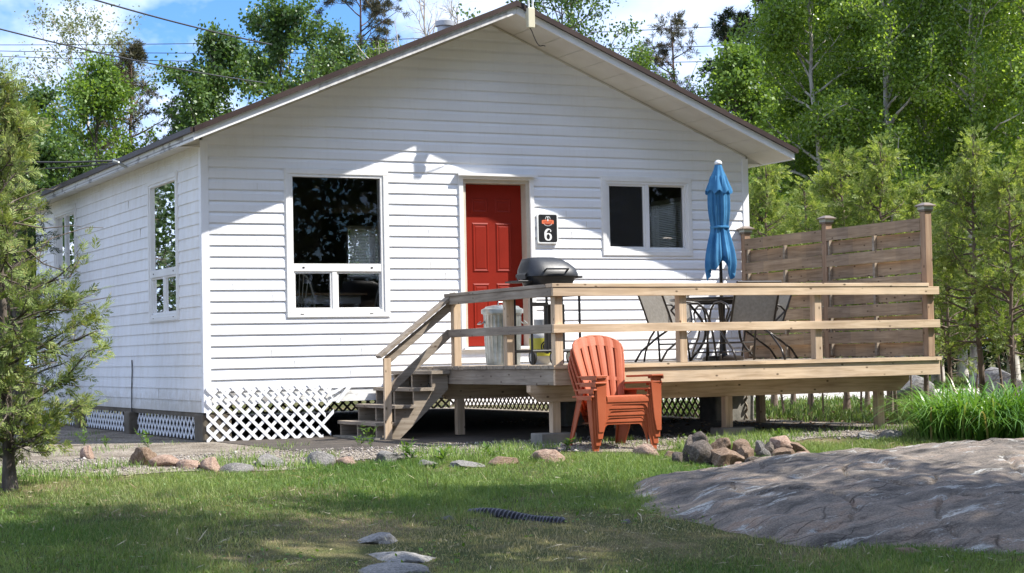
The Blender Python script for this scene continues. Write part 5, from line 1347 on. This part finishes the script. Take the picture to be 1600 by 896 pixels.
def blades(name, x, y, h, wd, tint, label, cat='grass', kind='stuff'):
    n = len(x); rs = np.random.RandomState(5); z = gz(x, y); az = rs.uniform(0, 6.28, n); la = rs.uniform(0, 6.28, n); ln = h*rs.uniform(.1, .8, n)
    B = np.stack([x, y, z-.005], 1); sd = np.stack([np.cos(az), np.sin(az), 0*az], 1)*(wd/2)[:, None]
    lean = np.stack([np.cos(la)*ln, np.sin(la)*ln, 0*ln], 1); up_ = np.stack([0*h, 0*h, h], 1)
    M = B+up_*.55+lean*.35; T_ = B+up_*(1-.35*(ln/h)[:, None]**2)+lean
    V = np.stack([B-sd, B+sd, M+sd*.7, M-sd*.7, T_], 1).reshape(-1, 3)
    i = np.arange(n)*5; F = np.concatenate([np.stack([i, i+1, i+2], 1), np.stack([i, i+2, i+3], 1), np.stack([i+3, i+2, i+4], 1)])
    o = npmesh(name, V, F, grassm); me = o.data
    ca_ = me.color_attributes.new('tint', 'FLOAT_COLOR', 'POINT'); c4 = np.ones((n, 5, 4), np.float32); c4[:, :, :3] = tint[:, None, :]; ca_.data.foreach_set('color', c4.ravel())
    tag(o, label, cat, kind=kind); return o
rs = np.random.RandomState(6)
n = 900000; x = rs.uniform(-6.5, 12.5, n); y = rs.uniform(-12.2, -3.9, n)
# keep only what the view could see, a little wider
rel = np.arctan2(x-CAM[0], y-CAM[1])-YAW; keep = np.abs(rel) < R(18.5)
dry = vnoise(x, y, .9, 3)+.55*np.exp(-(((x+.1)/1.9)**2+((y+8.9)/1.1)**2))*2.6-.25
dens = np.where(dry > .55, .42, 1.0)*np.clip((-4.55-y+.25*vnoise(x, y, 2.5, 8))/.5, .0, 1)
dens = dens*np.where(vnoise(x, y, 3.3, 77) < -.35, .35, 1); keep &= (rs.uniform(0, 1, n) < dens) & ~inside_rocks(x, y)
x, y, dry = x[keep], y[keep], dry[keep]; n = len(x)
hh = rs.uniform(.02, .055, n)*(1+.45*vnoise(x, y, 3.1, 4))+.008; hh *= np.clip(1.05-.55*np.clip(dry, 0, 1), .4, 1); hh = np.maximum(hh, .010); hh *= np.where(rs.uniform(0, 1, n) < .01, 1.9, 1)
gcol = np.array([.095, .19, .045]); ycol = np.array([.27, .35, .12]); dcol = np.array([.40, .35, .23])
t1 = np.clip(.5+.6*vnoise(x, y, 1.7, 12)+rs.normal(size=n)*.25, 0, 1)[:, None]; t2 = np.clip(dry*.9-.12+rs.normal(size=n)*.3, 0, 1)[:, None]
tint = (gcol*(1-t1)+ycol*t1)*(1-t2)+dcol*t2
blades('lawn_grass', x, y, hh, rs.uniform(.0035, .0065, n), tint, 'short lawn grass, green with straw coloured dry patches')
n = 5200; x = rs.uniform(-5, 7, n); y = rs.uniform(-11.5, -4.7, n); k_ = (vnoise(x, y, 2.1, 51) > .05) & ~inside_rocks(x, y); x, y = x[k_], y[k_]; n = len(x)
C = np.stack([x, y, gz(x, y)+rs.uniform(.008, .035, n)], 1); D = unit(rs.normal(size=(n, 3))*np.array([1, 1, .35])+np.array([0, 0, .15])); Sd = unit(np.cross(D, np.array([0, 0, 1.])+rs.normal(size=(n, 3))*.4))
V, F = quads_from(C, D, Sd, rs.uniform(.02, .055, n), rs.uniform(.012, .028, n)); tag(npmesh('lawn_clover', V, F, L_weed), 'small broad clover and plantain leaves scattered in the lawn', 'ground cover', kind='stuff')
n = 2600; x = rs.uniform(-5, 7, n); y = rs.uniform(-11.5, -4.7, n); k_ = ~inside_rocks(x, y); x, y = x[k_], y[k_]; n = len(x)
C = np.stack([x, y, gz(x, y)+rs.uniform(.008, .03, n)], 1); D = unit(rs.normal(size=(n, 3))*np.array([1, 1, .25])); Sd = unit(np.cross(D, np.array([0, 0, 1.])+rs.normal(size=(n, 3))*.4))
V, F = quads_from(C, D, Sd, rs.uniform(.03, .13, n), rs.uniform(.004, .012, n)); tag(npmesh('dry_straw', V, F, leafmat('straw', [(0, (.26, .20, .12)), (1, (.58, .52, .38))], .2)), 'dry straw and small dead leaves lying in the lawn', 'litter', kind='stuff')
# taller tufts and weeds at gravel edge, under the deck edge and around stones
n = 26000; x = rs.uniform(-4, 9.5, n); y = -4.5+rs.normal(size=n)*.45+.15*np.sin(x*1.3); c_ = vnoise(x, y, 3.2, 33); k_ = c_ > .22; x, y = x[k_], y[k_]; n = len(x)
tt = rs.uniform(0, 1, n)[:, None]; blades('edge_grass', x, y, rs.uniform(.03, .12, n), rs.uniform(.004, .009, n), gcol*1.1*(1-tt)+ycol*1.25*tt, 'ragged taller grass and weeds along the gravel edge')
n = 16000; x = rs.uniform(-4.5, 7.2, n); y = rs.uniform(-4.4, -.2, n)*np.where(x < 0, 1, 1); y = np.where(x < -.2, rs.uniform(-4.4, 4, n), np.where(x < 1.5, y, np.minimum(y, -3.5)))
k_ = vnoise(x, y, 3.6, 61) > .42; x, y = x[k_], y[k_]; n = len(x)
tt = rs.uniform(0, 1, n)[:, None]; blades('gravel_tufts', x, y, rs.uniform(.02, .085, n), rs.uniform(.004, .008, n), gcol*1.1*(1-tt)+ycol*1.2*tt, 'sparse grass tufts coming up through the gravel by the cabin')
n = 30000; x = rs.uniform(5.2, 13, n); y = rs.uniform(-5.2, 3.0, n); k_ = (vnoise(x, y, 1.2, 34) > .12) & ~((x < 7.3) & (y > -3.2)); x, y = x[k_], y[k_]; n = len(x)
tt = rs.uniform(0, 1, n)[:, None]; blades('side_grass', x, y, rs.uniform(.03, .11, n), rs.uniform(.006, .012, n), gcol*(1-tt)+ycol*1.2*tt, 'rough grass beside the right end of the deck')
n = 40000; a_ = YAW+rs.uniform(R(4), R(20), n); d_ = rs.uniform(22.5, 60, n); k_ = (d_ < 33.6) | (d_ > 41.5); a_, d_ = a_[k_], d_[k_]; x = CAM[0]+d_*np.sin(a_); y = CAM[1]+d_*np.cos(a_); n = len(x)
k_ = ~((x < 7.5) & (y > -4) & (y < 9.3)); x, y = x[k_], y[k_]; n = len(x)
tt = rs.uniform(0, 1, n)[:, None]; blades('far_grass', x, y, rs.uniform(.03, .14, n), rs.uniform(.012, .03, n), (gcol*.8)*(1-tt)+ycol*.8*tt, 'rough grass along the drive behind the cedars')
# pebbles on the gravel strip
n = 7000; x = rs.uniform(-3.5, 7.5, n); y = rs.uniform(-4.55, -2.6, n)*1.0; s = rs.uniform(.004, .013, n)*np.where(rs.uniform(0, 1, n) < .04, 2.2, 1)
oc = np.array([(1, 0, 0), (-1, 0, 0), (0, 1, 0), (0, -1, 0), (0, 0, .7), (0, 0, -.7)]); of = np.array([(0, 2, 4), (2, 1, 4), (1, 3, 4), (3, 0, 4), (2, 0, 5), (1, 2, 5), (3, 1, 5), (0, 3, 5)])
V = oc[None]*s[:, None, None]*rs.uniform(.6, 1.4, (n, 1, 3))+rs.normal(size=(n, 6, 3))*(s*.12)[:, None, None]; V += np.stack([x, y, gz(x, y)+.012], 1)[:, None]
F = (of[None]+(np.arange(n)*6)[:, None, None]).reshape(-1, 3)
def _peb(t, b):
    g = t.nodes.new('ShaderNodeNewGeometry'); r = ramp(t, g.outputs['Random Per Island'], [(0, (.12, .11, .10)), (.5, (.27, .235, .21)), (1, (.46, .42, .39))]); t.links.new(r.outputs[0], b.inputs['Base Color'])
tag(npmesh('gravel_pebbles', V.reshape(-1, 3), F, mat('pebbles', (.3, .3, .3), .9, _peb, .2), smooth=True), 'loose pebbles and crushed stone on the gravel strip', 'gravel', kind='stuff')
# dead leaves under the cedars
n = 2600; x = rs.uniform(4.5, 12, n); y = rs.uniform(-3.0, 3.5, n); C = np.stack([x, y, gz(x, y)+.012], 1); D = unit(rs.normal(size=(n, 3))*np.array([1, 1, .3])); Sd = unit(np.cross(D, np.array([0, 0, 1.])+rs.normal(size=(n, 3))*.5))
V, F = quads_from(C, D, Sd, rs.uniform(.03, .07, n), rs.uniform(.02, .04, n))
tag(npmesh('leaf_litter', V, F, leafmat('dead_leaf', [(0, (.10, .055, .03)), (.6, (.22, .13, .07)), (1, (.42, .34, .26))], .1)), 'brown dead leaves scattered beyond the deck', 'leaf litter', kind='stuff')
# daylily clump
def strap_plant(name, cx, cy, rx, ry, n, Lm, wd, seed, mt, label, cat):
    rs = np.random.RandomState(seed); a = rs.uniform(0, 6.28, n); r = np.sqrt(rs.uniform(0, 1, n)); x = cx+rx*r*np.cos(a); y = cy+ry*r*np.sin(a); z = gz(x, y)
    az = a+rs.normal(size=n)*1.1; out = rs.uniform(.35, 1.15, n); L = Lm*rs.uniform(.6, 1.1, n); w_ = wd*rs.uniform(.7, 1.2, n); m = 7
    sdv = np.stack([-np.sin(az), np.cos(az), 0*az], 1); V = np.zeros((n, m, 2, 3))
    for i in range(m):
        t = i/(m-1); hr = L*out*(t**1.4)*1.05; hz = L*(t*1.25-.72*(out+.3)*t**2.4)*.92
        P_ = np.stack([x+np.cos(az)*hr, y+np.sin(az)*hr, z+hz-.01], 1); ww = (w_*(1-t**2.5)*.5+.0008)[:, None]*sdv
        V[:, i, 0] = P_-ww; V[:, i, 1] = P_+ww
    b = (np.arange(n)*m*2)[:, None]; F = []
    for i in range(m-1): F.append(np.stack([b[:, 0]+2*i, b[:, 0]+2*i+1, b[:, 0]+2*i+3, b[:, 0]+2*i+2], 1))
    o = npmesh(name, V.reshape(-1, 3), np.concatenate(F), mt, smooth=True); tag(o, label, cat); return o
P = G(1530, 700)
strap_plant('daylily_clump', P[0]+.95, P[1]+.75, .95, .60, 1500, .86, .020, 3, L_lily, 'lush green daylily clump with long arching leaves at the right', 'plant')
# a few broad weeds
def weed(px, py, h, seed, label, nl=10, stem=True, L=.05):
    P = G(px, py); rs = np.random.RandomState(seed); r = thing('weed_plant', label, 'weed', tuple(P), 'weeds at the gravel edge')
    tb_ = []; C = []; D = []
    for s_ in range(3 if stem else 8):
        e = np.array([rs.normal()*h*.35, rs.normal()*h*.35, h*rs.uniform(.5, 1)]); pts = [np.zeros(3), e*.5+rs.normal(size=3)*.005, e]; tb_.append((pts, [.003, .0025, .001], 4))
        for k in range(nl):
            t = rs.uniform(.15, 1.0); C.append(e*t); D.append([rs.normal(), rs.normal(), rs.uniform(.0, .9)])
    C = np.array(C); D = unit(np.array(D)); Sd = unit(np.cross(D, np.array([0, 0, 1.])+rs.normal(size=C.shape)*.3)); n = len(C)
    V, F = quads_from(C, D, Sd, rs.uniform(.6, 1.2, n)*L, rs.uniform(.2, .4, n)*L)
    tubesmesh(tb_).build('stem', L_weed, r, world=False); npmesh('foliage', V, F, L_weed, r, off=False)
for i, (px, py, h, lb, L) in enumerate([(132, 697, .17, 'upright leafy weed left of the middle pier', .07), (165, 700, .12, 'small weed right of the upright leafy one', .06), (232, 700, .19, 'leafy weed growing behind the split brown rock', .08),
        (580, 700, .26, 'bushy weed tallest at the foot of the stair post', .07), (560, 698, .12, 'low weed left of the stair post', .06), (632, 712, .12, 'broad leaved weed right of the stair post', .09), (690, 722, .14, 'grassy weed in the gravel before the deck', .10),
        (770, 715, .10, 'thin weed before the dark space under the deck', .08), (885, 705, .14, 'small leafy weed left of the stacked chairs', .08), (640, 722, .14, 'dark low weed beside the grey border stone', .09), (1085, 690, .12, 'thin stalk weed just left of the fire pit', .05), (1215, 690, .12, 'pale grassy weed right behind the fire pit', .08)]):
    weed(px, py, h, i+200, lb, 12, True, L)
# ------------------------------------------------------------------ pole and wires
ux, uy = W(1238, 50); up_ = thing('utility_pole', 'grey wooden utility pole rising behind the spruce at the right', 'utility pole', (ux, uy, .08))
ztop = ZH(1238, -40, 50)
MB().tube([(ux, uy, 0), (ux, uy, ztop)], [.15, .11], 14).build('pole_shaft', B_grey, up_, smooth=True)
rv = np.array([math.cos(YAW), -math.sin(YAW), 0])
zb = ZH(1205, 190, 50)
MB().tube([(ux-rv[0]*.25, uy-rv[1]*.25, zb+.06), (ux-rv[0]*.6, uy-rv[1]*.6, zb), (ux-rv[0]*1.15, uy-rv[1]*1.15, zb-.08)], [.05, .085, .07], 10).build('cable_splice', wire_m, up_, smooth=True)
def wire(name, A, B, sag, r, label, group='overhead wires'):
    A, B = np.array(A, float), np.array(B, float); P = []
    for i in range(33):
        t = i/32; p = A+(B-A)*t; p[2] -= sag*4*t*(1-t); P.append(p)
    tag(MB().tube(P, r, 5).build(name, wire_m, smooth=True), label, 'wire', group)
def wp(px, py, ds): a = W(px, ds); return (a[0], a[1], ZH(px, py, ds))
lbs = ['highest of the three wires running left from the utility pole', 'middle of the three wires running left from the utility pole', 'lowest of the three wires running left from the utility pole']
for i, (ya, yb) in enumerate(((36, 78), (68, 82), (94, 86))): wire('power_line', wp(1238, ya, 50), wp(-300, yb-10, 60), .25, .011, lbs[i])
wire('power_line', wp(60, -28, 30), wp(430, 70, 38), .06, .016, 'thick overhead wire crossing the top left corner of the sky')
wire('power_line', wp(-80, 24, 30), wp(420, 130, 40), .10, .014, 'overhead wire sloping down behind the left trees')
wire('service_cable', (-.5, 2.15, 3.47), wp(-300, 215, 24), .12, .012, 'service cable reaching the left eave of the cabin')
wire('service_cable', (-.5, 2.15, 3.44), wp(-300, 232, 24), .16, .010, 'thinner cable just below the service cable at the left eave')
# old concrete culvert piece under the deck
cb = G(1165, 668); x_, y_ = 5.85, .55
# ------------------------------------------------------------------ furniture seen through the big window
tbl = thing('dining_table', 'white dining table with tan top inside the big window', 'table', (1.95, 1.7, 1.05))
MB().box((1.20, .78, 1.76), (2.28, 1.5, 1.79)).build('table_top', furn_top, tbl, bevel=.004)
MB().box((1.27, .83, 1.66), (2.21, 1.45, 1.759)).build('apron', furn, tbl)
for (x, y) in ((1.31, .87), (2.17, .87), (1.31, 1.41), (2.17, 1.41)): MB().lathe((x, y, 1.05), [(.02, 0), (.028, .2), (.022, .25), (.035, .5), (.035, .61)], 12).build('table_leg', furn, tbl, smooth=True)
def windsor():
    c = empty('windsor_chair')
    MB().lathe((0, 0, .43), [(.02, 0), (.2, 0), (.215, .02), (.2, .035), (.02, .03)], 28).build('seat', furn, c, smooth=True, sharp=40, world=False)
    hp = [(.19*math.cos(R(a)), .16+.08*math.sin(R(a)), .46+.50*math.sin(R(a))) for a in range(0, 181, 10)]
    MB().tube(hp, .012, 8).build('bow_back', furn, c, smooth=True, world=False)
    sp_ = MB()
    for k in range(7):
        t = (k-3)/3.4; x = .17*t; sp_.tube([(x*.55, .15, .46), (x, .16+.08*math.sqrt(1-t*t), .46+.50*math.sqrt(1-t*t))], .006, 6)
    sp_.build('spindles', furn, c, world=False)
    for (x, y) in ((.15, .13), (-.15, .13), (.15, -.13), (-.15, -.13)): MB().tube([(x*.8, y*.8, .44), (x*1.3, y*1.3, 0)], [.015, .011], 8).build('leg', furn, c, world=False)
    return c
wc = windsor()
wc.location = (1.30, .60, 1.05); wc.rotation_euler = (0, 0, R(172)); tag(wc, 'white spindle back chair at the left behind the lower window pane', 'chair', 'chairs inside the cabin')
wc2 = copy_tree(wc); wc2.location = (2.42, 1.05, 1.05); wc2.rotation_euler = (0, 0, R(-80)); wc2['label'] = 'white spindle back chair at the far side of the indoor table'
